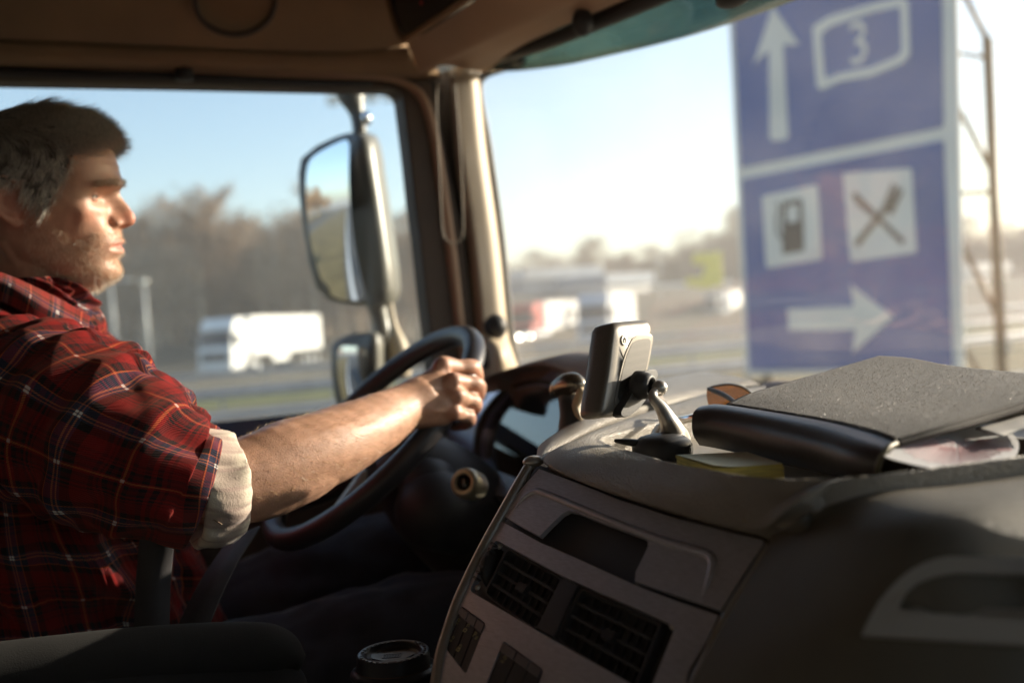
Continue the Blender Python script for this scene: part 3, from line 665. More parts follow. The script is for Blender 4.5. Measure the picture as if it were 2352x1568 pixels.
newobj('blind_roller', *tube(rl, [.007, .013, .016, .018, .018, .018, .018, .018], 16, 60), 'black', cab)
newobj('blind_end_cap', *ellipsoid(hF(1338, 52, .88), (.018, .018, .024), np.array([F, L, U])), 'black', cab)
newobj('mirror_stem', *ellipsoid(hF(1685, -6, .95), (.02, .034, .014), np.array([F, L, U])), 'black', cab)
# ---- windscreen and the tinted sun board outside it
wf = lambda l: 1.25-.38*((l-.5)/1.4)**2
wl = (1.97, 1.75, 1.5, 1.25, .9, .5, .1, -.3, -.65, -.95)
bot = [T(wf(l), l, -.2) for l in wl]; top = [T(wf(l)-.055, l, .62) for l in wl]
loft('windscreen', [bot, [(a+b)/2+F*.015 for a, b in zip(bot, top)], top], 'windshield', cab, 40, rows=12)
vb = [hF(x, y, f) for x, y, f in ((1116, 163, .90), (1200, 161, .94), (1300, 149, .98), (1400, 128, 1.02), (1500, 105, 1.06), (1600, 78, 1.11), (1700, 46, 1.16), (1800, 10, 1.20), (1900, -30, 1.23), (2100, -110, 1.27))]+[T(1.3, .2, .50), T(1.15, -.7, .50)]
vt = [hF(x, y, f) for x, y, f in ((1116, 150, .89), (1200, 90, .91), (1300, 20, .94), (1400, -40, .97), (1500, -90, 1.0), (1600, -130, 1.03), (1700, -170, 1.06), (1800, -210, 1.09), (1900, -250, 1.12), (2100, -330, 1.14))]+[T(1.16, .2, .70), T(1.0, -.7, .70)]
solidify(loft('sun_board', [vb, [(a+b)/2+F*.03 for a, b in zip(vb, vt)], vt], 'teal', cab, 60, rows=8), .005, 0)
# body behind the sun board and roof front so that no light leaks in
wall('roof_front', (.80, .5, .82), .5, 2.9, .30, 'tan')
loft('front_panel', [bot, [b-U*.6+F*.02 for b in bot], [b-U*1.25 for b in bot]], 'white', cab, 30)
# ---- wipers on the outside
wz = [hF(x, y, 1.32) for x, y in ((1500, 915), (1520, 886), (1560, 874), (1660, 872), (1760, 880), (1850, 892))]
newobj('wiper', *tube(wz, .0045, 8, 50), 'black', cab)
newobj('wiper_arm', *tube([hF(x, y, 1.33) for x, y in ((1590, 872), (1690, 884), (1790, 900), (1900, 930))], .006, 8, 30), 'softblack', cab)
# ---- dashboard: leather pad round the tray
r1 = [hU(*q) for q in ((1385, 1018, -.134), (1440, 1038, -.132), (1500, 1054, -.130), (1560, 1070, -.129), (1700, 1094, -.128), (1850, 1105, -.127), (2000, 1098, -.126), (2150, 1080, -.125), (2352, 1052, -.124), (2560, 1025, -.124))]
r3 = [P(*q) for q in ((1254, 1062, .985), (1420, 1131, .885), (1557, 1172, .815), (1694, 1204, .757), (1768, 1218, .735))]+[hU(*q) for q in ((1815, 1180, -.146), (1880, 1140, -.140), (1990, 1113, -.135), (2180, 1098, -.134), (2352, 1070, -.133), (2560, 1040, -.132))]
I_ = [hU(*q) for q in ((1760, 922, -.130), (1640, 945, -.131), (1520, 973, -.133), (1445, 992, -.134), (1400, 1003, -.134), (1384, 1011, -.134), (1394, 1022, -.134), (1440, 1038, -.132), (1500, 1054, -.130), (1560, 1070, -.129), (1700, 1094, -.128), (1850, 1105, -.127), (2000, 1098, -.126), (2150, 1080, -.125), (2352, 1052, -.124), (2560, 1025, -.124))]
O_ = [hU(*q) for q in ((1760, 890, -.128), (1640, 908, -.129), (1520, 944, -.133), (1430, 976, -.136), (1340, 1014, -.140), (1282, 1042, -.143))]+[P(*q) for q in ((1254, 1060, .985), (1330, 1097, .935), (1420, 1131, .885), (1510, 1159, .835), (1620, 1190, .787), (1768, 1218, .735))]+[hU(*q) for q in ((1850, 1158, -.141), (2000, 1112, -.135), (2352, 1070, -.133), (2560, 1040, -.132))]
Ik, Ok = crk(I_, 8), crk(O_, 8); kk = np.arange(len(Ik))/8.0; fr8 = np.clip((kk-5.2)/1.5, 0, 1)[:, None]; nar = (1-.6*np.clip((kk-11.5)/1.5, 0, 1))[:, None]
row_ = lambda t, u, b: Ik*(1-t)+Ok*t+nar*(u*U-fr8*b*F)
rows_ = [Ik-U*.03, Ik, row_(.12, .0035, 0), row_(.35, .0080, .003), row_(.62, .0090, .009), row_(.85, .0055, .013), row_(.96, .0008, .012), Ok, Ok+fr8*F*.012-U*.012, Ok+F*.02-U*.03]
dash = newobj('dashboard', np.array([cr([r[j] for r in rows_], 44) for j in range(len(Ik))]).transpose(1, 0, 2).reshape(-1, 3), gridfaces(44, len(Ik)), 'leather', cab)
# ridge between cluster and tray
ra = [hU(*q) for q in ((1232, 1048, -.147), (1240, 1024, -.146), (1283, 992, -.143), (1335, 955, -.140), (1400, 915, -.136), (1480, 882, -.134), (1600, 858, -.13))]
rb = [hU(*q) for q in ((1236, 1048, -.140), (1258, 1020, -.1355), (1310, 985, -.131), (1365, 948, -.127), (1440, 912, -.124), (1540, 880, -.122), (1660, 860, -.12))]
rc = [hU(*q) for q in ((1246, 1056, -.141), (1278, 1028, -.137), (1340, 992, -.132), (1410, 955, -.128), (1490, 925, -.125), (1600, 892, -.123), (1720, 872, -.12))]
rd = [hU(*q) for q in ((1256, 1060, -.150), (1284, 1040, -.146), (1345, 1004, -.142), (1420, 972, -.139), (1505, 940, -.135), (1625, 903, -.13), (1745, 882, -.127))]
re_ = [p-U*.03 for p in ra]
loft('dash_ridge', [re_, ra, rb, rc, rd], 'leather', dash, 50, rows=26)
# tray floor and the dash top running to the glass
TP = Plane(T(.8, .8, -.158), U, rt)
tpoly = [p for p in I_[6:]]+[T(1.20, -.9, -.158), T(1.24, .6, -.158), T(1.2, 1.35, -.158), T(.98, 1.3, -.158)]+[p for p in I_[1:6]]
slab('tray', TP, [((p-TP.o)@TP.ex, (p-TP.o)@TP.ey) for p in tpoly], mat('tray_mat', (.27, .235, .18), .40, bump=(500, .3)), dash, z0=-.004, z1=0, px=False)
newobj('cowl', [T(.97, 1.9, -.17), T(1.2, 1.9, -.17), T(1.28, 1.0, -.17), T(1.28, -.9, -.17), T(.9, -.9, -.17), T(1.02, 1.0, -.17)], [(0, 1, 2, 3, 4, 5)], 'softblack', dash, smooth=False)
loft('defroster_ledge', [[T(.95, 1.15, -.125), T(1.05, .6, -.125), T(1.05, 0, -.125), T(.95, -.5, -.125)], [T(.99, 1.15, -.118), T(1.09, .6, -.118), T(1.09, 0, -.118), T(.99, -.5, -.118)], [T(1.12, 1.2, -.15), T(1.22, .6, -.15), T(1.22, 0, -.15), T(1.1, -.5, -.15)]], 'leather2', dash, 30, rows=12)
# passenger side of the dashboard
s0 = [q+F*.006-U*.006 for q in r3[4:]]
s0[0] = P(1778, 1226, .738)
S = [[q+F*.02-U*.02 for q in s0], s0,
     [P(*q) for q in ((1768, 1248, .728), (1835, 1208, .70), (1930, 1165, .675), (2060, 1140, .655), (2200, 1132, .645), (2352, 1122, .645), (2560, 1105, .66))],
     [P(*q) for q in ((1735, 1305, .715), (1815, 1275, .68), (1930, 1235, .64), (2060, 1205, .615), (2200, 1195, .60), (2352, 1190, .60), (2560, 1180, .61))],
     [P(*q) for q in ((1668, 1420, .70), (1780, 1400, .66), (1930, 1370, .615), (2060, 1350, .59), (2200, 1340, .575), (2352, 1340, .57), (2560, 1340, .57))],
     [P(*q) for q in ((1590, 1568, .69), (1720, 1560, .65), (1900, 1545, .61), (2050, 1540, .585), (2200, 1540, .57), (2352, 1540, .56), (2600, 1540, .56))],
     [P(*q) for q in ((1480, 1800, .69), (1650, 1820, .65), (1850, 1840, .61), (2050, 1850, .585), (2200, 1860, .57), (2380, 1870, .56), (2700, 1870, .56))]]
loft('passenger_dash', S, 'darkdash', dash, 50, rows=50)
M['handle'] = mat('handle_grey', (.40, .38, .35), .4, bump=(800, .1), var=(9, .08))
gp = plane3(P(1980, 1460, .588), P(2352, 1290, .572), P(2352, 1480, .556))
fr_o = [(1980, 1460), (2000, 1418), (2019, 1385), (2043, 1356), (2067, 1331), (2092, 1312), (2120, 1297), (2150, 1286), (2177, 1281), (2420, 1283), (2420, 1490), (2352, 1483), (2146, 1471)]
fr_i = [(2071, 1404), (2067, 1388), (2082, 1363), (2108, 1342), (2146, 1328), (2193, 1319), (2420, 1326), (2420, 1432), (2352, 1426), (2146, 1411)]
gh = slab('glovebox_handle', gp, fr_o, 'handle', dash, holes=[fr_i], z0=-.004, z1=.006, bev=.0035, seg=3)
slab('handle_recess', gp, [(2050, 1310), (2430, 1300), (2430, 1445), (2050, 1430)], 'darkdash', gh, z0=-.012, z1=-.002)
slab('handle_lip', gp, rpoly([(2070, 1400), (2146, 1392), (2430, 1404), (2430, 1440), (2146, 1416)], 5), 'silver', gh, z0=-.003, z1=.003, bev=.002)
# ---- centre console face
KP = plane3(P(1236, 1071, .985), P(1759, 1239, .742), P(1003, 1568, .87))
con = slab('console', KP, [(1215, 1050), (1775, 1222), (1665, 1420), (1480, 1800), (900, 1800), (1010, 1480), (1080, 1300), (1150, 1170)], 'softblack', cab, z0=-.09, z1=-.012)
lid = slab('console_lid', KP, [(1238, 1076)]+[(1330, 1110), (1420, 1146), (1557, 1191), (1700, 1227)]+[tuple(q) for q in rpoly([(1700, 1227), (1757, 1240), (1705, 1320)], [0, 10, 0], 4)[1:]]+
     [(1660, 1392), (1652, 1400), (1458, 1334), (1460, 1312), (1478, 1276), (1488, 1254), (1488, 1242), (1478, 1234), (1400, 1206), (1322, 1175), (1306, 1172), (1290, 1180), (1262, 1207), (1239, 1231), (1195, 1207), (1156, 1183), (1190, 1130)], 'alu', con, z0=-.005, z1=.0, bev=.0018)
low = [(1147, 1194), (1195, 1220), (1242, 1246), (1330, 1284), (1458, 1343), (1550, 1378), (1650, 1412), (1622, 1470), (1580, 1540), (1560, 1800), (930, 1800), (1003, 1568), (1020, 1460), (1062, 1355), (1105, 1270)]
v1 = rpoly([(1138, 1238), (1292, 1322), (1552, 1436), (1490, 1592), (1266, 1466), (1078, 1356)], [10, 2, 16, 10, 10, 10], 5)
sw1 = rpoly([(1060, 1390), (1116, 1430), (1070, 1548), (1020, 1484)], 8, 4)
sw2 = rpoly([(1156, 1470), (1248, 1536), (1210, 1660), (1105, 1600)], 8, 4)
slab('console_fascia', KP, low, 'alu', con, holes=[v1, sw1, sw2], z0=-.006, z1=.0, bev=.0016)
em = [(1181, 1171), (1193, 1153), (1208, 1138), (1229, 1128), (1252, 1133), (1330, 1165), (1420, 1203), (1520, 1240), (1608, 1266), (1630, 1277), (1637, 1296), (1628, 1328), (1612, 1369)]
newobj('lid_moulding', *tube([KP.wp(*p, -.001) for p in em], [.001, .0022, .0032, .0036, .0036, .0036, .0036, .0038, .004, .004, .0038, .003, .001], 10, 90), 'alu', lid)
slab('pocket', KP, [(1180, 1160), (1520, 1230), (1480, 1350), (1220, 1240)], 'black', con, z0=-.05, z1=-.0125)
sh = [KP.wp(1245, 1240, -.010), KP.wp(1462, 1338, -.010), KP.wp(1478, 1285, -.045), KP.wp(1290, 1200, -.045)]
newobj('pocket_shelf', sh, [(0, 1, 2, 3)], 'leather2', con, smooth=False)
rail = [(1222, 1058), (1190, 1112), (1152, 1180), (1113, 1250), (1078, 1320), (1050, 1382), (1030, 1440), (1012, 1500), (1000, 1568), (985, 1640)]
newobj('console_rail', *tube([KP.wp(*p, -.001) for p in rail], .0058, 12, 60), 'silver', con)
newobj('rail_cap', *ellipsoid(KP.wp(1224, 1058, -.001), (.011, .009, .006)), 'silver', con)
redge = [(1764, 1246), (1712, 1330), (1660, 1412), (1622, 1490), (1580, 1580), (1545, 1680)]
newobj('console_edge', *tube([KP.wp(*p, -.004) for p in redge], .0035, 10, 40), 'silver', con)
# air vents
def vent(quad, rows, cols, nm='air_vent'):
    q = [np.array(p, float) for p in quad]                     # TL TR BR BL
    B = lambda s, t: (q[0]*(1-s)+q[1]*s)*(1-t)+(q[3]*(1-s)+q[2]*s)*t
    loop = [tuple(B(a, b)) for a, b in ((0, 0), (1, 0), (1, 1), (0, 1))]
    o = slab(nm, KP, rpoly([tuple(B(a, b)) for a, b in ((-.03, -.03), (1.03, -.03), (1.03, 1.03), (-.03, 1.03))], 14), 'softblack', con, holes=[rpoly(loop, 12)], z0=-.016, z1=-.003, bev=.0015)
    for i in range(1, rows):
        p = [KP.w(KP.px(*B(s, i/rows)), -.006) for s in (0, .25, .5, .75, 1)]
        newobj('slat', *tube(p, .0017, 8, 12, flat=1), 'softblack', o)
    for j in range(1, cols):
        a, b = KP.w(KP.px(*B(j/cols, .02)), -.0115), KP.w(KP.px(*B(j/cols, .98)), -.0115)
        newobj('vane', *box((a+b)/2, np.linalg.norm(b-a), .0008, .006, (b-a)/np.linalg.norm(b-a), np.cross(KP.n, (b-a)/np.linalg.norm(b-a)), KP.n), 'softblack', o, smooth=False)
    h = KP.w(KP.px(*B(.52, .52)), -.003); newobj('tab', *box(h, .013, .008, .006, KP.ex, KP.ey, KP.n), 'black', o, smooth=False)
vent([(1162, 1256), (1284, 1322), (1226, 1438), (1110, 1358)], 4, 8)
vent([(1332, 1348), (1510, 1426), (1452, 1568), (1276, 1462)], 4, 9)
dv = slab('vent_divider', KP, [(1291, 1324), (1326, 1340), (1270, 1462), (1232, 1442)], 'softblack', con, z0=-.01, z1=-.001, bev=.001)
tw = newobj('thumbwheel', *lathe([(0, -.004), (.019, -.004), (.020, -.002), (.020, .002), (.019, .004), (0, .004)], KP.wp(1118, 1290, -.015), KP.ex*.9+KP.ey*.4, 40), 'black', con)
for i in range(7):
    s = i/6; newobj('ridge', *box(KP.wp(1137-40*s, 1252+78*s, .001), .006, .0022, .006, KP.ex, KP.ey, KP.n), 'softblack', tw, smooth=False)
for p in ((1143, 1250), (1092, 1344), (1540, 1432)): newobj('screw', *lathe([(0, .001), (.0014, .001), (.0026, .0), (.003, -.002)], KP.wp(*p, -.002), KP.n, 16), 'silver', con)
# switches with their symbols
M['symbol'] = mat('switch_symbol', (.42, .36, .18), .6, var=(10, .1))
def switch(quad, marks):
    o = slab('switch', KP, rpoly(quad, 3, 3), 'softblack', con, z0=-.012, z1=-.001, bev=.0012)
    q = [np.array(p, float) for p in quad]; top = [q[0], q[1], q[1]*.82+q[2]*.18, q[0]*.82+q[3]*.18]
    slab('rocker_lip', KP, rpoly(top, 2, 3), 'silver2', o, z0=-.001, z1=.0012, bev=.0008)
    for kind, cx, cy, s in marks:
        e = KP.px(cx+10, cy+6)-KP.px(cx, cy); e /= np.linalg.norm(e); an = math.atan2(e[1], e[0]); c = KP.px(cx, cy); parts = []
        tr_ = lambda x, y: (c[0]+(x*math.cos(an)-y*math.sin(an))*s, c[1]+(x*math.sin(an)+y*math.cos(an))*s)
        if kind in ('lock', 'open'):
            parts.append(slabraw(KP, [tr_(*p) for p in ((-1, -1.6), (1, -1.6), (1, .1), (-1, .1))], [[tr_(*p) for p in ((-.6, -1.2), (.6, -1.2), (.6, -.3), (-.6, -.3))]], 0, .0006, px=False))
            arc = [(-.65, .1), (-.65, .9), (-.4, 1.4), (0, 1.6), (.4, 1.4), (.65, .9), (.65, .1)]
            if kind == 'open': arc = [(x, y+.7) for x, y in arc[:-1]]+[(.65, 1.2)]
            parts.append(tube([KP.w(tr_(*p), .0004) for p in arc], .14*s, 5, 20))
        elif kind == 'P':
            parts.append(textmesh('P', 3.4*s, KP, tr_(-.8, .6), an, z=.0002, thick=.0003))
            for k in range(3): parts.append(tube([KP.w(tr_(.9+k*.5, -.9), .0004), KP.w(tr_(.9+k*.5, .6), .0004)], .12*s, 5))
        else:
            parts.append(tube([KP.w(tr_(*p), .0004) for p in ((-1, .2), (-.4, 1), (.6, .6), (.3, -.4), (-1, .2))], .13*s, 5))
            for k in range(3): parts.append(tube([KP.w(tr_(-.9+.7*k, -.9), .0004), KP.w(tr_(-1.1+.7*k, -1.7), .0004)], .12*s, 5))
        newobj('symbol', *join(parts), 'symbol', o, smooth=False)
M['silver2'] = mat('dark_silver_lip', (.16, .15, .16), .4, .3, var=(20, .1))
switch([(1060, 1394), (1077, 1407), (1038, 1510), (1023, 1486)], [('w', 1054, 1425, .0021), ('w', 1041, 1465, .0021)])
switch([(1079, 1409), (1096, 1421), (1054, 1530), (1040, 1511)], [('open', 1071, 1443, .0021), ('lock', 1055, 1487, .0021)])
switch([(1098, 1422), (1114, 1434), (1070, 1546), (1056, 1532)], [('P', 1091, 1461, .0021)])
switch([(1158, 1476), (1188, 1497), (1140, 1600), (1110, 1580)], [('w', 1160, 1512, .0024)])
switch([(1190, 1499), (1218, 1518), (1168, 1620), (1142, 1602)], [])
switch([(1220, 1520), (1246, 1538), (1196, 1640), (1170, 1622)], [])
# ---- instrument cluster
bn = [hU(*q) for q in ((1060, 905, -.13),)]
def CL(x, y, f): return hF(x, y, f)
ho_ = [CL(*q) for q in ((1095, 905, .70), (1111, 876, .71), (1145, 853, .71), (1188, 835, .72), (1238, 820, .73), (1279, 816, .74), (1329, 824, .74), (1370, 842, .74), (1410, 880, .72), (1440, 930, .70))]
ho = [q+F*.03 for q in ho_]
hi = [CL(*q) for q in ((1098, 920, .74), (1111, 890, .75), (1145, 872, .75), (1188, 859, .76), (1238, 851, .77), (1279, 853, .78), (1317, 866, .78), (1356, 893, .77), (1385, 930, .75), (1400, 980, .72))]
hm_ = [(a+b)/2-F*.035 for a, b in zip(ho, hi)]
hb = [a+F*.05-U*.05 for a in ho]
bin_ = loft('binnacle', [hb, [a+F*.032-U*.003 for a in ho], ho, hm_, hi, [b+F*.014 for b in hi]], 'leather2', dash, 40, rows=30)
CPl = Plane(hF(1200, 868, .782), -.95*F+.30*U, -L)
bezel_o = [(1080, 900), (1111, 870), (1188, 840), (1279, 835), (1340, 860), (1400, 920), (1400, 1080), (1260, 1160), (1120, 1110), (1085, 1110), (1020, 1060), (1030, 980)]
g_in = [(1106, 1012), (1112, 982), (1124, 952), (1142, 928), (1165, 906), (1196, 890), (1230, 883), (1262, 887), (1288, 902), (1302, 930), (1300, 965), (1288, 1005), (1265, 1050), (1235, 1090), (1190, 1112), (1150, 1108), (1120, 1085), (1107, 1050)]
bz = slab('instrument_bezel', CPl, bezel_o, 'lilac', dash, holes=[g_in], z0=-.045, z1=.0)
gr = [CPl.wp(*p, .002) for p in g_in]
go = [CPl.w(CPl.px(*p)*1.0+(CPl.px(*p)-CPl.px(1205, 990))*.10, -.001) for p in g_in]
def closedloft(name, curves, m, par, n=80):
    C = np.array([cr(c, n, True) for c in curves]); return newobj(name, C.reshape(-1, 3), gridfaces(len(curves), n, False, True), m, par)
gc = CPl.px(1205, 990)
def off(k, z): return [CPl.w(gc+(CPl.px(*p)-gc)*k, z) for p in g_in]
closedloft('gauge_ring', [off(1.10, -.002), off(1.09, .010), off(1.05, .013), off(1.02, .008), off(1.0, -.012)], M['brown'], bz)
slab('gauge_face', CPl, g_in, mat('gauge_face', (.018, .02, .03), .5), bz, z0=-.03, z1=-.025)
newobj('gauge_pointer', *tube([CPl.wp(1160, 1050, -.02), CPl.wp(1215, 960, -.02)], .002, 6), mat('pointer', (.5, .1, .05), .5), bz)
slab('gauge_glass', CPl, g_in, glass('gauge_glass', (.7, .74, .8), 3.2), bz, z0=-.012, z1=-.010)
# retarder lever standing right of the cluster
lv = [hF(*q) for q in ((1318, 990, .60), (1314, 950, .60), (1306, 915, .60), (1308, 893, .60))]
lever = newobj('lever_stem', *tube(lv, [.020, .016, .013, .012], 14, 20, flat=.8), 'softblack', dash)
hd_ = [hF(*q) for q in ((1270, 908, .59), (1280, 893, .59), (1300, 883, .595), (1320, 881, .60), (1334, 888, .605), (1338, 896, .61))]
grip = newobj('lever_grip', *tube(hd_, [.004, .0105, .0135, .0135, .009, .004], 16, 50), mat('lever_metal', (.22, .19, .15), .25, .85), lever)
newobj('grip_inlay', *tube([hF(*q) for q in ((1337, 893, .60), (1330, 912, .60), (1323, 930, .60), (1326, 948, .60), (1334, 962, .60))], [.005, .0055, .005, .0045, .0025], 10, 30), 'cream', lever)
newobj('cluster_base', *box(hF(1250, 1185, .72), .14, .34, .06, F, L), 'softblack', dash, smooth=False)
cb = Plane(hF(1180, 1110, .64), -.6*F+.8*U, -L)
slab('column_cover', cb, rpoly([(1100, 1096), (1120, 1078), (1135, 1078), (1225, 1112), (1215, 1150), (1100, 1130)], 6), 'silver2', dash, z0=-.03, z1=0, bev=.004)
# ---- steering wheel
WC = T(.464, 1.455, -.157); wt_ = R(41.5); we = math.cos(wt_)*F+math.sin(wt_)*U; wn_ = -math.sin(wt_)*F+math.cos(wt_)*U; WR = .205
def W(a, r, z=0): return WC+r*(math.cos(R(a))*L+math.sin(R(a))*we)+z*wn_
rim = [W(a, WR) for a in range(0, 360, 5)]
wheel = newobj('steering_wheel', *tube(rim, .0168, 18, 144, closed=True, axis=wn_), 'wheel', cab)
hub = newobj('hub', *lathe([(0, .012), (.05, .010), (.072, .002), (.078, -.015), (.07, -.035), (.05, -.05)], WC-wn_*.03, wn_, 40), 'wheel', wheel)
for a in (20, 160, 235, 305):
    sp1 = newobj('spoke', *tube([W(a, .05, -.035), W(a, .11, -.035), W(a, .17, -.018), W(a, .203, 0)], [.020, .016, .013, .012], 12, 20, flat=1.3), 'wheel', wheel)
    newobj('spoke_inlay', *tube([W(a, .07, -.022), W(a, .12, -.021), W(a, .175, -.008)], [.008, .012, .006], 10, 16, flat=1.2), 'olive', wheel)
newobj('steering_column', *tube([WC-wn_*.05, WC-wn_*.14-L*.01, WC-wn_*.30-L*.02, WC-wn_*.45], [.055, .085, .095, .1], 20, 20), 'softblack', cab)
newobj('column_shroud', *join([capsule(hF(985, 1120, .52), hF(1050, 1125, .60), .045, .045), capsule(hF(1000, 1170, .52), hF(1085, 1190, .60), .06, .06)]), 'softblack', cab)
ig = hF(1066, 1108, .50)
newobj('ignition_collar', *lathe([(.010, .0), (.011, .004), (.0165, .004), (.020, -.002), (.021, -.015), (.019, -.04)], ig, -F*.6-L*.6+U*.25, 32), 'olive', cab)
newobj('ignition_barrel', *lathe([(0, .0), (.0105, .0), (.012, -.02)], ig, -F*.6-L*.6+U*.25, 24), 'gloss', cab)
newobj('stalk', *tube([hF(1075, 1090, .6), hF(1040, 1075, .58), hF(960, 1090, .56)], [.012, .010, .008], 12, 16), 'softblack', cab)
# lower bulkhead below the wheel
newobj('lower_dash', *box(T(.95, 1.35, -.70), .22, 1.1, .7, F, L), 'softblack', cab, smooth=False)
newobj('tunnel', *box(T(.62, .72, -.75), .30, .45, .95, F, L), 'softblack', cab, smooth=False)
# ---- seat and armrest
seat = newobj('driver_seat', *join([ellipsoid(T(-.24, 1.47, -.2), (.09, .25, .42), np.array([F, L, U])), ellipsoid(T(.10, 1.47, -.62), (.34, .27, .10), np.array([F, L, U]))]), 'softblack', cab)
arm = [P(-260, 1560, .86), P(0, 1535, .90), P(139, 1523, .92), P(325, 1506, .95), P(557, 1496, .99), P(640, 1500, 1.005), P(690, 1522, 1.012)]
ar = newobj('armrest', *tube(arm, [.020, .024, .026, .0275, .029, .025, .010], 24, 60), 'armrest', seat)
for v_ in ar.data.vertices: 
    c = v_.co; # deepen the underside
    rel = (np.array(c)-CP)
newobj('armrest_base', *tube([q-U*.04 for q in arm], [.03, .035, .036, .038, .038, .032, .012], 20, 60), 'armrest', seat)
# ---- seat belt buckle strap is with the driver; mirrors outside
def section(y, pts): return [P(x, y, d) for x, d in pts]
mir_rows = [(306, (800, 852)), (315, (772, 868)), (335, (730, 874)), (365, (694, 880)), (400, (688, 884)), (451, (690, 892)), (520, (698, 902)), (605, (712, 914)), (660, (728, 919)), (690, (758, 914)), (700, (800, 898)), (703, (830, 880))]
VV = []
for y, (xa, xb) in mir_rows:
    tilt = (y-306)*.0
    q = [(xa, 2.412), (xa*.6+xb*.4, 2.375), (xb-40, 2.335), (xb-10, 2.39), (xb, 2.52), (xb-10, 2.60), (xa*.5+xb*.5-8, 2.62), (xa+14, 2.54), (xa-1, 2.44)]
    VV.append(cr([P(a, y, d) for a, d in q], 36, True))
vv = np.array(VV).reshape(-1, 3); Ff = gridfaces(len(VV), 36, False, True)+[tuple(range(36))[::-1], tuple(range((len(VV)-1)*36, len(VV)*36))]
mh = newobj('door_mirror', vv, Ff, 'housing', cab)
def convex(name, px, d, n, Rr, m, par, k=.985):
    """convex mirror glass: outline in pixels on a tilted plane, bulged as a sphere of radius Rr"""
    c = np.mean(px, 0); pl = Plane(P(*c, d), n); cc = pl.px(*c); ol = cr([pl.px(*p) for p in px], 64, True); V = [pl.o]; Fc = []
    V = [pl.w(cc, 0)]
    rings = 10
    for i in range(1, rings+1):
        for q in ol:
            v = (q-cc)*k*i/rings; V.append(pl.w(cc+v, -(v@v)/(2*Rr)))
    for j in range(64):
        Fc.append((0, 1+j, 1+(j+1) % 64))
        for i in range(rings-1): a = 1+i*64+j; b = 1+i*64+(j+1) % 64; Fc.append((a, a+64, b+64, b))
    return newobj(name, V, Fc, m, par)
gn = np.array([-.507, -.862, -.115]); gn /= np.linalg.norm(gn)
gl_px = [(785, 318), (740, 338), (706, 362), (697, 392), (699, 460), (708, 540), (722, 610), (742, 668), (768, 690), (800, 694), (826, 692), (830, 672), (818, 590), (806, 500), (797, 400), (793, 340)]
convex('mirror_glass', gl_px, 2.345, gn, 1.1, 'mirror', mh)
newobj('mirror_arm', *tube([P(790, 150, 2.5), P(806, 215, 2.48), P(820, 262, 2.47), P(828, 312, 2.46)], [.045, .036, .019, .018], 14, 24), 'housing', cab)
newobj('arm_joint', *tube([P(838, 258, 2.44), P(842, 286, 2.44)], .012, 10), 'chrome', cab)
newobj('mirror_arm', *tube([P(862, 690, 2.50), P(874, 740, 2.50), P(880, 800, 2.50), P(872, 900, 2.52)], [.026, .022, .030, .03], 14, 24), 'housing', cab)
newobj('mirror_bracket', *tube([P(894, 690, 2.47), P(903, 745, 2.46), P(914, 800, 2.46), P(918, 860, 2.48)], [.008, .010, .026, .03], 14, 24), 'cream', cab)
VV = []
for y, (xa, xb) in [(764, (815, 872)), (772, (790, 880)), (790, (766, 884)), (815, (761, 884)), (860, (763, 884)), (910, (770, 884)), (960, (782, 884)), (985, (800, 880))]:
    q = [(xa, 2.40), ((xa+xb)/2, 2.365), (xb-14, 2.345), (xb, 2.5), (xb-14, 2.58), (xa+10, 2.5), (xa-1, 2.42)]
    VV.append(cr([P(a, y, d) for a, d in q], 30, True))
mh2 = newobj('wide_angle_mirror', np.array(VV).reshape(-1, 3), gridfaces(len(VV), 30, False, True)+[tuple(range(30))[::-1], tuple(range((len(VV)-1)*30, len(VV)*30))], 'housing', cab)
gn2 = np.array([-.45, -.88, -.13]); gn2 /= np.linalg.norm(gn2)
convex('mirror_glass', [(776, 798), (805, 795), (832, 800), (838, 815), (838, 860), (836, 930), (810, 960), (790, 945), (778, 890), (771, 830)], 2.345, gn2, .35, 'mirror', mh2)

# ================================================================== OBJECTS IN THE CAB
# ---- satnav on its suction stand
gps = thing('satnav', 'small grey satnav seen from behind on a curved stand on the dashboard', 'satnav', P(1520, 1040, 1.05))
cs = [P(1402, 738, 1.075), P(1497, 733, 1.015), P(1418, 962, 1.0)]                      # plane of its back: TL, TR, BL-ish
GP = Plane(P(1440, 850, 1.045), rt*.68-fw*.70+up*.14, rt)
outer_ = [(1412, 742), (1445, 735), (1478, 733), (1492, 734), (1500, 745), (1500, 765), (1487, 853), (1466, 930), (1458, 948), (1440, 954), (1412, 956), (1390, 959), (1381, 950), (1384, 915), (1395, 850), (1404, 775)]
go_ = [GP.px(*p) for p in outer_]; gc_ = np.mean(go_, 0); ol = cr(go_, 80, True)
def gring(k, z, dx=0): return [GP.w(gc_+(q-gc_)*k+np.array([dx, 0]), z) for q in ol]
prof = [(.10, .0005), (.6, .0004), (.84, .0000), (.93, -.0012), (.975, -.0038), (.995, -.008), (1.0, -.020), (.99, -.0275), (.96, -.030), (.5, -.0305)]
VV = [gring(k, z) for k, z in prof]; vv = np.array(VV).reshape(-1, 3)
body = newobj('body', vv, gridfaces(len(VV), 80, False, True)+[tuple(range(80)), tuple(range((len(VV)-1)*80, len(VV)*80))[::-1]], mat('satnav_shell', (.20, .18, .155), .33, .35, bump=(2600, .25, .0002), var=(900, .12)), gps)
scr = slab('screen', GP, [tuple(gc_+(q-gc_)*.9) for q in ol[::4]], 'gloss', gps, z0=-.032, z1=-.0306, px=False)
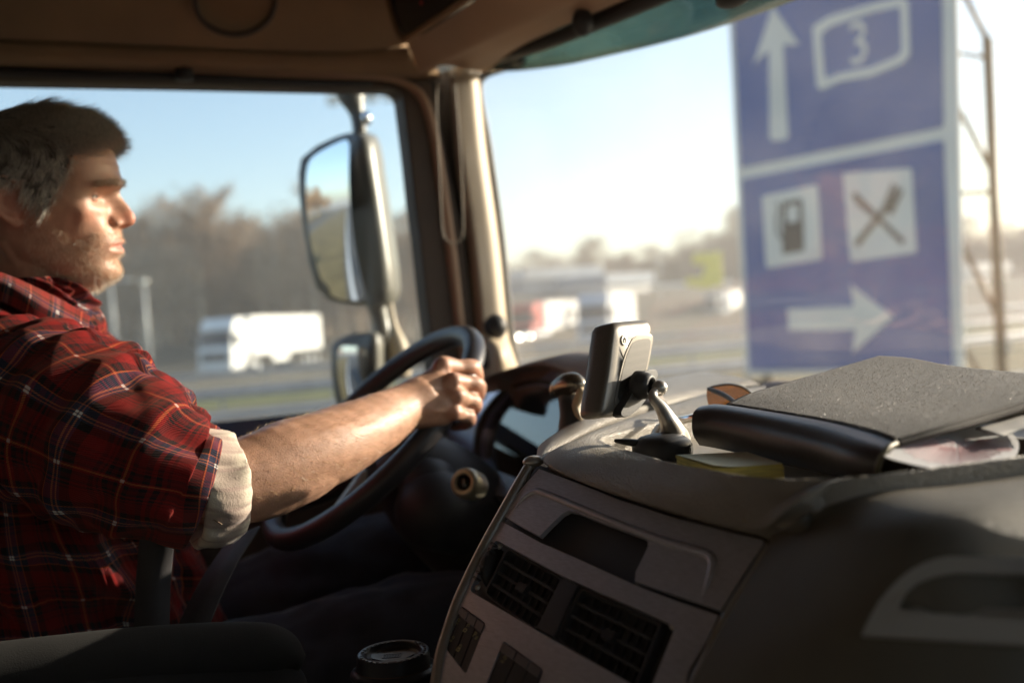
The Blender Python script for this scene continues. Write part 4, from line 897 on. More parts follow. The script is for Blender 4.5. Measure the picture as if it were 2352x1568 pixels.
# raised speaker panel
pnl = [(1452, 777), (1468, 770), (1482, 768), (1494, 768), (1498, 776), (1494, 806), (1484, 855), (1470, 905), (1455, 936), (1430, 940), (1414, 932), (1411, 915), (1420, 868), (1430, 827), (1441, 797)]
mm = bpy.data.materials.new('speaker_mesh'); mm.use_nodes = True; n_ = mm.node_tree; b_ = n_.nodes['Principled BSDF']; b_.inputs['Roughness'].default_value = .45; b_.inputs['Metallic'].default_value = .3
tc = n_.nodes.new('ShaderNodeTexCoord'); vo = n_.nodes.new('ShaderNodeTexVoronoi'); vo.inputs['Scale'].default_value = 780; vo.inputs['Randomness'].default_value = .12
n_.links.new(tc.outputs['Object'], vo.inputs[0]); cr_ = n_.nodes.new('ShaderNodeMapRange'); cr_.inputs[1].default_value = .25; cr_.inputs[2].default_value = .42; cr_.inputs[3].default_value = .0; cr_.inputs[4].default_value = 1
n_.links.new(vo.outputs['Distance'], cr_.inputs[0]); mc = n_.nodes.new('ShaderNodeMix'); mc.data_type = 'RGBA'; mc.inputs[6].default_value = (.004, .004, .003, 1); mc.inputs[7].default_value = (.05, .045, .038, 1)
n_.links.new(cr_.outputs[0], mc.inputs[0]); n_.links.new(mc.outputs[2], b_.inputs['Base Color'])
rim_o = slab('speaker_frame', GP, [tuple(q) for q in cr(pnl, 50, True)], body.data.materials[0], gps, z0=-.002, z1=.0013, bev=.0007)
pc_ = np.mean(pnl, 0); inn = [tuple(pc_+(np.array(p)-pc_)*.86) for p in cr(pnl, 50, True)]
slab('speaker_grille', GP, inn, mm, gps, z0=.0013, z1=.0016)
slab('power_button', GP, [(1432+6.5*math.cos(a), 781+12*math.sin(a)) for a in np.linspace(0, 2*math.pi, 28, endpoint=False)], 'silver', gps, z0=-.001, z1=.0016, bev=.0006)
pw = [(1432+3.0*math.cos(a), 782+5.2*math.sin(a)) for a in np.linspace(R(-55), R(235), 14)]
newobj('power_symbol', *join([tube([GP.wp(*p, .0019) for p in pw], .0003, 5), tube([GP.wp(1432, 774, .0019), GP.wp(1432, 781, .0019)], .0003, 5)]), 'black', gps, smooth=False)
# cradle, ball joint, arm, base
crd = slab('cradle', GP, [tuple(q) for q in cr([(1448, 862), (1470, 852), (1487, 854), (1488, 870), (1476, 890), (1462, 920), (1440, 945), (1415, 960), (1404, 950), (1424, 915), (1440, 880)], 50, True)], 'softblack', gps, z0=.0015, z1=.013, bev=.004, seg=3)
jc = GP.wp(1450, 893, .024)
ba = rt*.80-fw*.58-up*.1; ba /= np.linalg.norm(ba); jb = jc+ba*.012
newobj('socket', *lathe([(0, -.006), (.0145, -.006), (.0152, .0), (.0135, .008), (.0115, .012), (.0090, .013), (.008, .010)], jc-ba*.010, ba, 32), 'softblack', gps)
newobj('ball', *ellipsoid(jb, (.0082,)*3), 'silver', gps)
am = [jb, P(1500, 910, 1.012), P(1520, 938, 1.01), P(1536, 968, 1.01), P(1545, 996, 1.018), P(1540, 1014, 1.03)]
newobj('arm', *tube(am, [.004, .006, .0085, .012, .0175, .027], 18, 40, flat=.8), 'silver', gps)
BS = hU(1521, 1022, -.1375)
newobj('base_dome', *lathe([(0, .012), (.012, .0115), (.022, .009), (.0285, .004), (.0295, .0), (.0295, -.002)], BS, U, 48), 'softblack', gps)
bv_ = []
rb_ = newobj('base_ring', *lathe([(.0295, .001), (.0305, .0), (.0305, -.013), (.0285, -.0155), (0, -.0155)], BS, U, 120), 'softblack', gps)
for i, v_ in enumerate(rb_.data.vertices):
    rr = i//120; k = i % 120
    if rr in (1, 2) and k % 2: 
        q = np.array(v_.co); c_ = BS+U*((q-BS)@U); v_.co = Vector(c_+(q-c_)*.962)
newobj('release_lever', *tube([BS-rt*.022+U*.002, BS-rt*.034+U*.003, BS-rt*.046+fw*.006+U*.004], [.004, .0035, .002], 10, 14, flat=2.2), 'black', gps)
# ---- pad of yellow notes
nt_ = thing('notepad', 'pad of pale yellow notes lying in the dashboard tray', 'notepad', hU(1680, 1070, -.16))
NZ = -.134
nq = [hU(1558, 1043, NZ), hU(1712, 1038, NZ), hU(1797, 1062, NZ), hU(1652, 1068, NZ)]
nq = [hU(1553, 1044, NZ), hU(1715, 1037, NZ), hU(1799, 1064, NZ), hU(1640, 1075, NZ)]
M['paper'] = mat('pale_yellow_paper', (.90, .87, .62), .8, bump=(60, .05), var=(40, .02))
M['paper_edge'] = mat('yellow_paper_edges', (.75, .62, .16), .85, bump=(3000, .6, .0005), var=(900, .25), stretch=(.05, .05, 1))
k = 16; VV = []
for i in range(k+1):
    for j in range(k+1):
        s, t = i/k, j/k; p = nq[0]*(1-s)*(1-t)+nq[1]*s*(1-t)+nq[2]*s*t+nq[3]*(1-s)*t; VV.append(p+U*.0025*max(0, 1-s*2.5)**2*t)
newobj('top_sheet', VV, gridfaces(k+1, k+1), 'paper', nt_)
for i in range(7):
    z0, z1 = -.0005-i*.0025, -.0028-i*.0025; jx = random.uniform(-.0006, .0006)
    V_ = [q+U*z+rt*jx for z in (z1, z0) for q in nq]; newobj('sheet_block', V_, [(0, 1, 5, 4), (1, 2, 6, 5), (2, 3, 7, 6), (3, 0, 4, 7), (4, 5, 6, 7), (0, 3, 2, 1)], 'paper_edge', nt_, smooth=False)
# ---- fabric covered binder with a padded leather spine
bd = thing('binder', 'grey cloth covered binder with a padded dark leather spine on the dashboard', 'binder', P(1850, 1000, .85))
M['cloth'] = mat('grey_cloth', (.045, .036, .030), .9, bump=(1400, .9, .0012), var=(700, .35), sheen=.35)
nw = M['cloth'].node_tree; wv_ = nw.nodes.new('ShaderNodeTexWave'); wv_.inputs['Scale'].default_value = 150; wv_.inputs['Distortion'].default_value = 6; wv_.inputs['Detail Scale'].default_value = 8; wv_.bands_direction = 'DIAGONAL'
tcw = nw.nodes.new('ShaderNodeTexCoord'); nw.links.new(tcw.outputs['UV'], wv_.inputs[0]) 
bpn = [x for x in nw.nodes if x.type == 'BUMP'][0]; b2 = nw.nodes.new('ShaderNodeBump'); b2.inputs['Strength'].default_value = .25; b2.inputs['Distance'].default_value = .0008
nw.links.new(wv_.outputs[0], b2.inputs['Height']); nw.links.new(bpn.outputs[0], b2.inputs['Normal']); nw.links.new(b2.outputs[0], nw.nodes['Principled BSDF'].inputs['Normal'])
edge_n = [P(*q) for q in ((1668, 931, .968), (1760, 945, .91), (1900, 968, .83), (2000, 992, .775), (2060, 1014, .742))]
edge_f = [P(*q) for q in ((1690, 924, 1.02), (1800, 888, 1.06), (1900, 860, 1.085), (1975, 833, 1.10), (2020, 822, 1.11))]
mid1 = [P(*q) for q in ((1676, 928, .99), (1785, 905, 1.01), (1935, 890, .99), (2060, 868, .98), (2150, 842, 1.03))]
right1 = [P(*q) for q in ((2060, 1014, .742), (2180, 980, .76), (2290, 948, .79), (2400, 915, .82), (2560, 880, .86))]
right_f = [P(*q) for q in ((2020, 822, 1.11), (2100, 828, 1.10), (2200, 845, 1.07), (2352, 860, 1.03), (2560, 878, .98))]
left1 = [P(*q) for q in ((1668, 931, .968), (1720, 908, .99), (1800, 884, 1.02), (1900, 855, 1.06), (2020, 820, 1.11))]
# top sheet: rows from the spine to the far right, columns from near to far
na, nb = 46, 70; near = cr(edge_n[:], na); fa = cr(edge_f, na)
top_c = []
rows4 = [cr(edge_n, na), None]
for j in range(nb):
    t = j/(nb-1)
    a = cr([edge_n[0], edge_n[2], edge_n[4]], na); b = cr([right_f[0]*1.0, right_f[2], right_f[4]], na)
    c = a*(1-t)+b*t
    top_c.append(c)
# quad patch (Coons): spine edge, left edge, right edge, far edge
e0 = cr(edge_n, na); e1 = cr(right_f, na); l0 = cr(left1, nb); l1 = cr(right1, nb)
VV, UV = [], []
for j in range(nb):
    t = j/(nb-1)
    for i in range(na):
        s = i/(na-1); q = (1-t)*e0[i]+t*e1[i]+(1-s)*l0[j]+s*l1[j]-((1-s)*(1-t)*e0[0]+s*(1-t)*e0[-1]+(1-s)*t*e1[0]+s*t*e1[-1])
        q = q+U*(.0018*math.sin(s*7+t*3)*math.sin(t*3.1)*s*(1-s)*4); VV.append(q); UV.append((s*.32, t*.33))
cov = newobj('cover', VV, gridfaces(nb, na), 'cloth', bd, uv=UV); solidify(cov, .0035, 0)
ux = cr(l1, nb)
newobj('hem', *tube(l1-U*.0022+fw*-.0005, .0023, 8, 80), 'cloth', bd)
newobj('under_cover', np.vstack([cr(l1, nb)-U*.003, cr(l1, nb)-U*.012+fw*.03]), gridfaces(2, nb), 'brown', bd)
# fuzz along edges
sp0 = [P(*q) for q in ((1605, 945, .985), (1620, 935, .98), (1700, 940, .925), (1850, 965, .84), (1980, 1000, .765), (2055, 1022, .73))]
rows_s = [
 [P(*q) for q in ((1640, 932, .985), (1668, 930, .970), (1760, 944, .912), (1900, 967, .832), (2000, 990, .777), (2062, 1014, .742))],
 [P(*q) for q in ((1612, 932, .970), (1650, 929, .955), (1750, 944, .900), (1890, 971, .820), (1990, 1000, .765), (2058, 1022, .734))],
 [P(*q) for q in ((1594, 945, .955), (1640, 942, .940), (1740, 958, .885), (1880, 988, .805), (1975, 1016, .752), (2045, 1038, .724))],
 [P(*q) for q in ((1589, 968, .950), (1635, 970, .932), (1735, 988, .877), (1870, 1016, .798), (1962, 1042, .746), (2030, 1062, .722))],
 [P(*q) for q in ((1592, 998, .953), (1640, 1004, .936), (1735, 1024, .880), (1865, 1052, .803), (1952, 1078, .752), (2016, 1100, .730))],
 [P(*q) for q in ((1606, 1022, .975), (1650, 1030, .955), (1740, 1050, .898), (1870, 1080, .82), (1955, 1104, .77), (2016, 1122, .748))]]
loft('spine', rows_s, mat('binder_leather', (.06, .05, .05), .38, bump=(120, .25, .001), var=(30, .2)), bd, 70, rows=40)
for rr in (1,): pass
cover_block = [[q-U*.004+fw*.012+F*.02*(1-i/4) for i, q in enumerate([P(*q) for q in ((1690, 935, .985), (1780, 952, .93), (1900, 975, .86), (2010, 1000, .81), (2110, 1005, .80))])],
 [q-U*.075+fw*.012 for q in [P(*q) for q in ((1690, 935, .985), (1780, 952, .93), (1900, 975, .86), (2010, 1000, .81), (2110, 1005, .80))]]]
b0 = cover_block[0]; b1 = [b0[-1]+F*.10-L*.10, b0[-1]+F*.25-L*.25, b0[-1]+F*.40-L*.2]; 
loft('page_block', [b0+b1, [q-U*.075 for q in b0+b1]], 'brown', bd, 60)  # added wall below the cover, keeps sun from passing under the binder
cp = [P(*q) for q in ((2058, 1018, .736), (2040, 1028, .724), (2024, 1050, .720), (2016, 1078, .726), (2020, 1100, .745))]
newobj('spine_piping', *tube(cp, .0022, 8, 40), mat('piping', (.12, .10, .05), .5), bd)
newobj('stitching', *tube([P(x, y+1, d-.002) for x, y, d in ((1668, 931, .968), (1760, 945, .91), (1900, 968, .83), (2000, 992, .775), (2060, 1015, .742))], .0011, 8, 120), 'black', bd)
# ---- printed cardboard disc under the binder
dk = thing('paper_disc', 'pale round card printed with fine red lines sticking out from under the binder', 'card disc', hU(2200, 1040, -.13))
DKP = Plane(P(2180, 1040, .735), U*.93-fw*.15+rt*.12, rt)
cen = DKP.px(2185, 1010)
el = [(2030, 1046), (2080, 1062), (2150, 1076), (2210, 1078), (2290, 1066), (2330, 1048), (2341, 1022), (2330, 1000), (2300, 985), (2200, 975), (2100, 1000), (2045, 1030)]
slab('card', DKP, [tuple(q) for q in cr(el, 60, True)], mat('grey_card', (.50, .50, .52), .7), dk, z0=-.0006, z1=0)
M['redink'] = mat('red_print', (.50, .30, .32), .8)
lines = []
for k in range(44):
    a = (2200+random.uniform(-3, 3), 1006); an = math.pi*(.02+.96*k/43); b_ = (2190+138*math.cos(an), 1008+62*math.sin(an)); r0, r1 = (.35, .93) if k % 4 else (.15, .97)
    p = (a[0]+(b_[0]-a[0])*r0, a[1]+(b_[1]-a[1])*r0); q = (a[0]+(b_[0]-a[0])*r1, a[1]+(b_[1]-a[1])*r1)
    dx, dy = .9, .4; lines.append(slabraw(DKP, [(p[0]-dx, p[1]), (p[0]+dx, p[1]), (q[0]+dx, q[1]), (q[0]-dx, q[1])], z0=.0002, z1=.0005))
for x0, y0 in ((2120, 1020), (2160, 1028), (2245, 1010), (2290, 1030)):
    for k in range(5): lines.append(slabraw(DKP, [(x0+k*7, y0), (x0+k*7+4, y0-1), (x0+k*7+5, y0+5), (x0+k*7+1, y0+6)], z0=.0002, z1=.0005))
newobj('print', *join(lines), 'redink', dk, smooth=False)
ppr = loft('paper_sheet', [[P(*q) for q in ((2240, 985, .78), (2300, 970, .79), (2352, 955, .80), (2420, 940, .82))], [P(*q) for q in ((2300, 1003, .75), (2330, 992, .76), (2352, 985, .765), (2440, 968, .78))]], mat('plain_paper', (.55, .53, .50), .8), None, 20, rows=4)
solidify(ppr, .0006); tag(ppr, 'edge of a folded paper sheet under the binder above the card disc', 'paper')
# ---- sunglasses
sgl = thing('sunglasses', 'amber sunglasses with dark arms lying behind the binder', 'sunglasses', P(1660, 920, 1.18))
LP = Plane(P(1670, 905, 1.20), -fw*.9+rt*.3+U*.2, rt)
slab('lens', LP, [tuple(q) for q in cr([(1625, 893), (1640, 887), (1668, 884), (1695, 888), (1716, 898), (1722, 908), (1718, 930), (1690, 950), (1640, 945), (1626, 922)], 40, True)], 'amber', sgl, z0=-.001, z1=.001)
newobj('frame', *tube([LP.wp(*p, .002) for p in ((1624, 898), (1630, 890), (1668, 883), (1700, 888), (1722, 902), (1724, 908))], .0014, 8, 40), 'softblack', sgl)
newobj('temple_arm', *tube([LP.wp(1622, 893, .004), P(1642, 898, 1.17), P(1665, 908, 1.14), P(1690, 925, 1.10)], [.0015, .0032, .003, .0025], 8, 20), 'softblack', sgl)
LP2 = Plane(P(1560, 1000, 1.01), U*.8-fw*.5, rt)
slab('lens', LP2, [tuple(q) for q in cr([(1555, 950), (1580, 942), (1600, 950), (1600, 975), (1575, 985), (1556, 972)], 24, True)], 'amber', sgl, z0=.012, z1=.013) if False else None
pen = newobj('chrome_pen', *tube([P(1548, 968, 1.12), P(1600, 958, 1.10), P(1640, 955, 1.08)], .0045, 12), 'chrome'); tag(pen, 'shiny chrome pen lying between the satnav stand and the binder', 'pen')
coin = newobj('amber_glasses_case', *ellipsoid(P(1580, 1002, 1.0), (.012, .008, .004)), 'amber'); bpy.data.objects.remove(coin)
# ---- coffee cup
LC = P(903, 1497, .97)
cup = thing('coffee_cup', 'paper coffee cup with an embossed black plastic lid beside the console', 'cup', LC-U*.14)
newobj('paper_cup', *lathe([(.037, -.012), (.0365, -.02), (.028, -.13), (0, -.13)], LC, U, 48), mat('brown_paper_cup', (.10, .05, .03), .7), cup)
M['lid'] = mat('black_lid_plastic', (.022, .022, .026), .30, var=(30, .15))
newobj('lid', *lathe([(0, -.0055), (.024, -.0055), (.0262, -.005), (.0272, -.001), (.0285, .0015), (.0335, .0015), (.0350, .0), (.0362, -.012), (.0385, -.0145), (.0425, -.0165), (.0430, -.0185), (.0415, -.021), (.0400, -.023), (.0418, -.026), (.0405, -.03), (.038, -.031)], LC, U, 72), 'lid', cup)
lp = Plane(LC+U*.0015, U, rt); cc_ = lp.px(903, 1497)
em_ = []
for i in range(34):
    a = 2*math.pi*i/34
    if 1.0 < a < 1.5 or i % 9 == 8: continue
    c_ = cc_+.031*np.array([math.cos(a), math.sin(a)]); e = np.array([math.cos(a), math.sin(a)]); tn = np.array([-e[1], e[0]])
    em_.append(box(lp.w(c_, .0003), random.uniform(.0022, .0034), random.uniform(.0018, .003), .0009, lp.ex*e[0]+lp.ey*e[1], lp.ex*tn[0]+lp.ey*tn[1], U))
newobj('embossing', *join(em_), 'lid', cup, smooth=False)
lc2 = lp.px(903, 1497)
sh_ = [(lc2[0]-.017, lc2[1]-.019), (lc2[0]+.019, lc2[1]-.017), (lc2[0]+.020, lc2[1]-.001), (lc2[0]-.019, lc2[1]+.003)]
slab('lid_plateau', lp, rpoly([(lc2[0]-.020, lc2[1]-.010), (lc2[0]-.004, lc2[1]-.0225), (lc2[0]+.012, lc2[1]-.019), (lc2[0]+.022, lc2[1]-.004), (lc2[0]+.018, lc2[1]+.002), (lc2[0]-.022, lc2[1]+.004)], .004), 'lid', cup, z0=-.007, z1=-.001, px=False, bev=.0008)
bd_ = [slabraw(lp, rpoly([(lc2[0]-.010, lc2[1]-.013), (lc2[0]+.008, lc2[1]-.013), (lc2[0]+.010, lc2[1]-.002), (lc2[0]-.010, lc2[1]-.002)], .002), [rpoly([(lc2[0]-.009, lc2[1]-.012), (lc2[0]+.007, lc2[1]-.012), (lc2[0]+.009, lc2[1]-.003), (lc2[0]-.009, lc2[1]-.003)], .002)], -.001, -.0004, px=False)]
for r_ in range(3):
    for k in range(6): bd_.append(box(lp.w((lc2[0]-.007+k*.0026, lc2[1]-.0045-r_*.003), -.0008), .0016, .0016, .0008, lp.ex, lp.ey, U))
newobj('lid_logo', *join(bd_), 'lid', cup, smooth=False)

# ================================================================== PERSON
man = thing('person', 'grey-haired man in a red plaid shirt with one rolled sleeve, gripping the steering wheel', 'person', T(.05, 1.47, -.6))
# skin with pink lips, ruddy nose and cheeks, paler jaw
def vcol(o, cols):
    at = o.data.color_attributes.new('tone', 'FLOAT_COLOR', 'POINT'); at.data.foreach_set('color', np.c_[cols, np.ones(len(cols))].astype(np.float32).ravel())
def skinmat():
    m = mat('skin', (.5, .27, .18), .46, var=(40, .05), sss=.10); n = m.node_tree; b = n.nodes['Principled BSDF']
    at = n.nodes.new('ShaderNodeAttribute'); at.attribute_name = 'tone'
    nz = n.nodes.new('ShaderNodeTexNoise'); nz.inputs['Scale'].default_value = 55; nz.inputs['Detail'].default_value = 6
    tc = n.nodes.new('ShaderNodeTexCoord'); n.links.new(tc.outputs['Object'], nz.inputs[0])
    mr = n.nodes.new('ShaderNodeMapRange'); mr.inputs[1].default_value = .3; mr.inputs[2].default_value = .7; mr.inputs[3].default_value = .82; mr.inputs[4].default_value = 1.14; n.links.new(nz.outputs[0], mr.inputs[0])
    sc = n.nodes.new('ShaderNodeVectorMath'); sc.operation = 'SCALE'; n.links.new(at.outputs[0], sc.inputs[0]); n.links.new(mr.outputs[0], sc.inputs['Scale']); n.links.new(sc.outputs[0], b.inputs['Base Color'])
    n2 = n.nodes.new('ShaderNodeTexNoise'); n2.inputs['Scale'].default_value = 420; n2.inputs['Detail'].default_value = 4; n.links.new(tc.outputs['Object'], n2.inputs[0])
    n3 = n.nodes.new('ShaderNodeTexVoronoi'); n3.inputs['Scale'].default_value = 700; n.links.new(tc.outputs['Object'], n3.inputs[0])
    ad = n.nodes.new('ShaderNodeMath'); ad.operation = 'ADD'; n.links.new(n2.outputs[0], ad.inputs[0]); n.links.new(n3.outputs[0], ad.inputs[1])
    bp = n.nodes.new('ShaderNodeBump'); bp.inputs['Strength'].default_value = .35; bp.inputs['Distance'].default_value = .0006; n.links.new(ad.outputs[0], bp.inputs['Height']); n.links.new(bp.outputs[0], b.inputs['Normal'])
    return m
M['skin'] = skinmat()
# ------------------------------------------------------------- head (units: mm/1.12 in the head frame: x face forward, y towards its left, z up)
HD = 1.33; HK = .3662*HD/FPX/.2*1.0                       # metres per head unit (0.2 unit = 1 px of the 1568 crop)
YH = R(18)
HO = P(210*.3662, 172.3+800*.3662, HD)
v0 = (HO-CP)/np.linalg.norm(HO-CP); r0_ = rt-v0*(rt@v0); r0_ /= np.linalg.norm(r0_); hz_ = np.cross(r0_, v0)
hx = r0_*math.cos(YH)-v0*math.sin(YH); hy = r0_*math.sin(YH)+v0*math.cos(YH); KX = 1/1.10
def H(p): p = np.asarray(p, float); return HO+HK*(p[..., 0:1]*KX*hx+p[..., 1:2]*hy+p[..., 2:3]*hz_)
zt = np.array([-112, -106, -103, -97, -88, -75, -62, -49, -35, -20, -10, 0, 7, 16, 28, 46, 59, 75, 90, 100, 110, 115, 118.])
xf = np.array([70, 82, 90, 102, 106.5, 107, 108, 109.5, 108.5, 106, 105, 106, 107, 111, 114, 113, 108, 99, 86, 72, 52, 30, 5.])
xb = np.array([66, 52, 40, 18, 0, -22, -45, -58, -68, -80, -84, -86, -87, -88, -89, -87, -84, -74, -61, -48, -30, -8, 0.])
wd = np.array([2, 16, 26, 38, 48, 53, 57, 60.5, 63.5, 66, 67.5, 69, 70, 70.5, 71, 71, 70, 66, 60, 52, 39, 24, 3.])
nz_, nth = 230, 260
zz = np.linspace(-112, 118, nz_); tf = lambda a: np.interp(zz, zt, a)
from_s = lambda a: np.convolve(np.pad(tf(a), 4, 'edge'), np.ones(9)/9, 'valid')
XF, XB, WD = from_s(xf), from_s(xb), from_s(wd)
th = np.linspace(0, 2*np.pi, nth, endpoint=False)
V3 = []
for k in range(nz_):
    z = zz[k]; c = 5+ (max(0, -60-z))*.8; c = min(c, XF[k]-4); c = max(c, XB[k]+1)
    cx, sy = np.cos(th), np.sin(th); pf = 2/2.35; pb = 2/2.1
    x = np.where(cx > 0, c+(XF[k]-c)*np.abs(cx)**pf, c-(c-XB[k])*np.abs(cx)**pb); y = WD[k]*np.sign(sy)*np.abs(sy)**np.where(cx > 0, pf, pb)
    V3.append(np.stack([x, y, np.full(nth, z)], 1))
hv = np.array(V3).reshape(-1, 3)
def gb(v, c, r, amt, sym=True, pw=2):
    for s in ((1, -1) if sym and c[1] != 0 else (1,)):
        q = np.array([c[0], c[1]*s, c[2]]); d = (v-q)/np.array(r); w_ = np.exp(-(np.sqrt((d**2).sum(1))**pw)); a = np.array([amt[0], amt[1]*s, amt[2]]); v = v+w_[:, None]*a
    return v
front = (hv[:, 0] > 60)
# sockets, brow, cheek, temples
hv = gb(hv, (100, 30, 6), (20, 17, 10), (-10, 0, 0))
hv = gb(hv, (104, 17, 5), (14, 7, 9), (-5, 0, 0))
hv = gb(hv, (108, 26, 25), (20, 22, 7), (5.5, 1, -1.5)); hv = gb(hv, (112, 0, 24), (14, 9, 8), (2, 0, 0))
hv = gb(hv, (112, 0, 9), (14, 8, 7), (-1.5, 0, 0))
hv = gb(hv, (80, 50, -10), (22, 16, 13), (3.5, 4, 0)); hv = gb(hv, (92, 28, -8), (18, 14, 7), (2.0, 0, 0))
hv = gb(hv, (60, 68, 28), (22, 16, 20), (0, -4, 0)); hv = gb(hv, (70, 52, -52), (26, 14, 16), (0, -3.0, 0))
hv = gb(hv, (12, 60, -58), (22, 16, 18), (0, 4, 0)); hv = gb(hv, (104, 0, -89), (14, 17, 11), (4.5, 0, 0)); hv = gb(hv, (96, 26, -86), (16, 12, 10), (2, 1.0, 0))
# mouth
z = hv[:, 2]; y = hv[:, 1]; fr = np.clip((hv[:, 0]-70)/25, 0, 1)
hv[:, 0] += fr*np.exp(-(y/30)**2)*3.0*np.exp(-((z+50)/22)**2)
hv[:, 0] += fr*np.exp(-np.abs(y/25)**3)*(4.6*np.exp(-((z+48.5+.004*y*y)/3.6)**2)+5.4*np.exp(-((z+62-.004*y*y)/4.6)**2)-4.0*np.exp(-((z+55+.003*y*y)/1.7)**2)-3.6*np.exp(-((z+72)/5)**2))
hv = gb(hv, (90, 28, -55), (9, 5, 5), (-2.8, 0, 0))
# nose
nzk = np.array([-45, -38, -34, -31, -27, -20, -13, -4, 3, 9, 15, 24, 30]); nam = np.array([0, 1.5, 5, 15, 24, 27.8, 26.5, 21, 15, 9.5, 4.5, 1.5, 0])
nsg = np.interp(z, [-40, -30, -26, -18, -10, 0, 12], [9, 10.5, 12, 11.5, 8.5, 8, 8.5]); na_ = np.interp(z, nzk, nam)
hv[:, 0] += na_*np.exp(-np.abs(y/nsg)**2.3)*(hv[:, 0] > 40)
hv = gb(hv, (110, 13.5, -25), (10, 5.5, 6.5), (4.5, 3.6, -1.2)); hv = gb(hv, (127, 5, -20), (7, 6, 6), (1.2, 1.2, 0))
hv = gb(hv, (116, 7, -31), (5, 3.4, 3.0), (-2, 0, 3.2)); hv = gb(hv, (103, 20, -24), (7, 3.2, 8), (-3, -1.2, 0))
# folds: nose to mouth, under the eye, forehead lines
def groove(v, pts, wdt, amt):
    P_ = cr(np.array(pts, float), 60)
    for s in (1, -1):
        q = P_*[1, s, 1]; d = np.sqrt(((v[:, None]-q[None])**2).sum(-1)).min(1); w_ = np.exp(-(d/wdt)**2); c = np.array([20, 0, -10.]); n_ = v-c; n_ /= np.linalg.norm(n_, axis=1)[:, None]; v = v-n_*w_[:, None]*amt
    return v
hv = gb(hv, (116, 0, 22), (14, 30, 5), (1.6, 0, -1.0)); hv = gb(hv, (96, 34, -30), (12, 10, 10), (2.2, 1, 0))
fm = np.where(hv[:, 0] > 55)[0]
hf = hv[fm]
hf = groove(hf, [(104, 19, -20), (99, 27, -34), (92, 33, -48), (86, 36, -60)], 3.0, 3.0)
hf = groove(hf, [(100, 18, -2), (96, 27, -8), (88, 40, -7)], 2.6, 1.3)
hf = groove(hf, [(88, 30, -66), (92, 24, -76)], 4, 1.3)
hf = groove(hf, [(70, 58, -20), (64, 60, -40), (66, 56, -62)], 6, 1.2)
hf = groove(hf, [(112, 4, 14), (114, 5, 26)], 1.8, 1.4)
for pts_ in ([(66, 52, 9), (56, 58, 14)], [(66, 52, 6), (54, 59, 6)], [(66, 52, 3), (56, 58, -3)]): hf = groove(hf, pts_, 1.5, 1.4)
for zf in (40, 49): hf = groove(hf, [(112, 2, zf), (108, 25, zf+1.5), (92, 45, zf-1)], 1.6, 1.1)
hv[fm] = hf
hv += (fbm(hv/9, 5, 3)*.18)[:, None]*np.array([1, .6, .3])
hfc = gridfaces(nz_, nth, False, True)+[tuple(range(nth))[::-1], tuple((nz_-1)*nth+i for i in range(nth))]
parts = [(H(hv), hfc)]
# ears
for s in (-1, 1):
    ec = np.array([-3, s*68, 0]); ax = np.array([[.93, s*.30*-1, .18], [-.15, s*.9, .1], [-.16, s*.06, .98]]); ax = ax/np.linalg.norm(ax, axis=1)[:, None]
    tr_ear = lambda p, ec=ec, ax=ax: ec+p[0]*ax[0]+p[1]*ax[1]+p[2]*ax[2]
    helix = [tr_ear(p) for p in ((9, 2, 4), (13, 3, 16), (6, 8, 27), (-6, 12, 29), (-15, 13, 21), (-17, 12, 7), (-14, 10, -7), (-8, 7, -19), (0, 4, -27), (6, 2, -24))]
    parts.append(tube(H(cr(helix, 40)), [3.2*HK]*34+[3.8*HK, 4.4*HK, 4.8*HK, 4.6*HK, 4.0*HK, 3.2*HK], 12))
    V_, F_ = ellipsoid((0, 0, 0), (1, 1, 1)); V_ = [tr_ear((-3+12*p[0], 4+3.2*p[1], 0+24*p[2])) for p in V_]; parts.append((H(np.array(V_)), F_))
    parts.append(tube(H(cr([tr_ear(p) for p in ((-2, 8, 18), (-9, 9.5, 10), (-9, 9.5, -3), (-3, 7, -13), (4, 5.5, -14))], 24)), 2.3*HK, 10))
    V_, F_ = ellipsoid((0, 0, 0), (1, 1, 1)); V_ = [tr_ear((7.5+3.2*p[0], 3.5+3.2*p[1], -3+5*p[2])) for p in V_]; parts.append((H(np.array(V_)), F_))
# neck
nk = [H(np.array(p, float)) for p in ((-12, 0, -10), (-2, 0, -60), (-2, 0, -105), (-14, 0, -150), (-24, 0, -200))]
parts.append(tube(nk, [x*HK for x in (50, 55, 57.5, 62, 74)], 36, 30))
V_, F_ = ellipsoid((0, 0, 0), (1, 1, 1)); parts.append((H(np.array([(56+32*p[0]-8*p[2], 34*p[1], -97+19*p[2]+6*p[0]) for p in V_])), F_))
for s in (-1, 1): parts.append(tube([H(np.array(p, float)) for p in ((-22, s*52, -45), (4, s*44, -95), (36, s*22, -155))], [9*HK, 8*HK, 7*HK], 14, 20))
# torso, arms and legs inside the clothes
sh_r, sh_l = P(60, 865, 1.16), T(.02, 1.66, -.07)
el_r, wr_r = P(445, 1116, 1.082), P(925, 938, 1.315)
parts += [capsule(T(.0, 1.47, -.10), T(-.03, 1.47, -.50), .115, .12), capsule(sh_r, sh_l, .055, .055), capsule(sh_r, el_r, .050, .040)]
fa = [el_r, P(555, 1098, 1.118), P(660, 1060, 1.155), P(760, 1022, 1.20), P(860, 976, 1.262), P(925, 938, 1.315), P(975, 912, 1.34)]
parts.append(tube(fa, [.038, .0455, .0480, .0465, .0385, .0300, .030], 30, 50))
parts.append(tube([el_r-up*.008, P(590, 1110, 1.125)-up*.004, P(720, 1065, 1.17)-up*.004, P(820, 1010, 1.25)], [.032, .038, .034, .02], 24, 30))
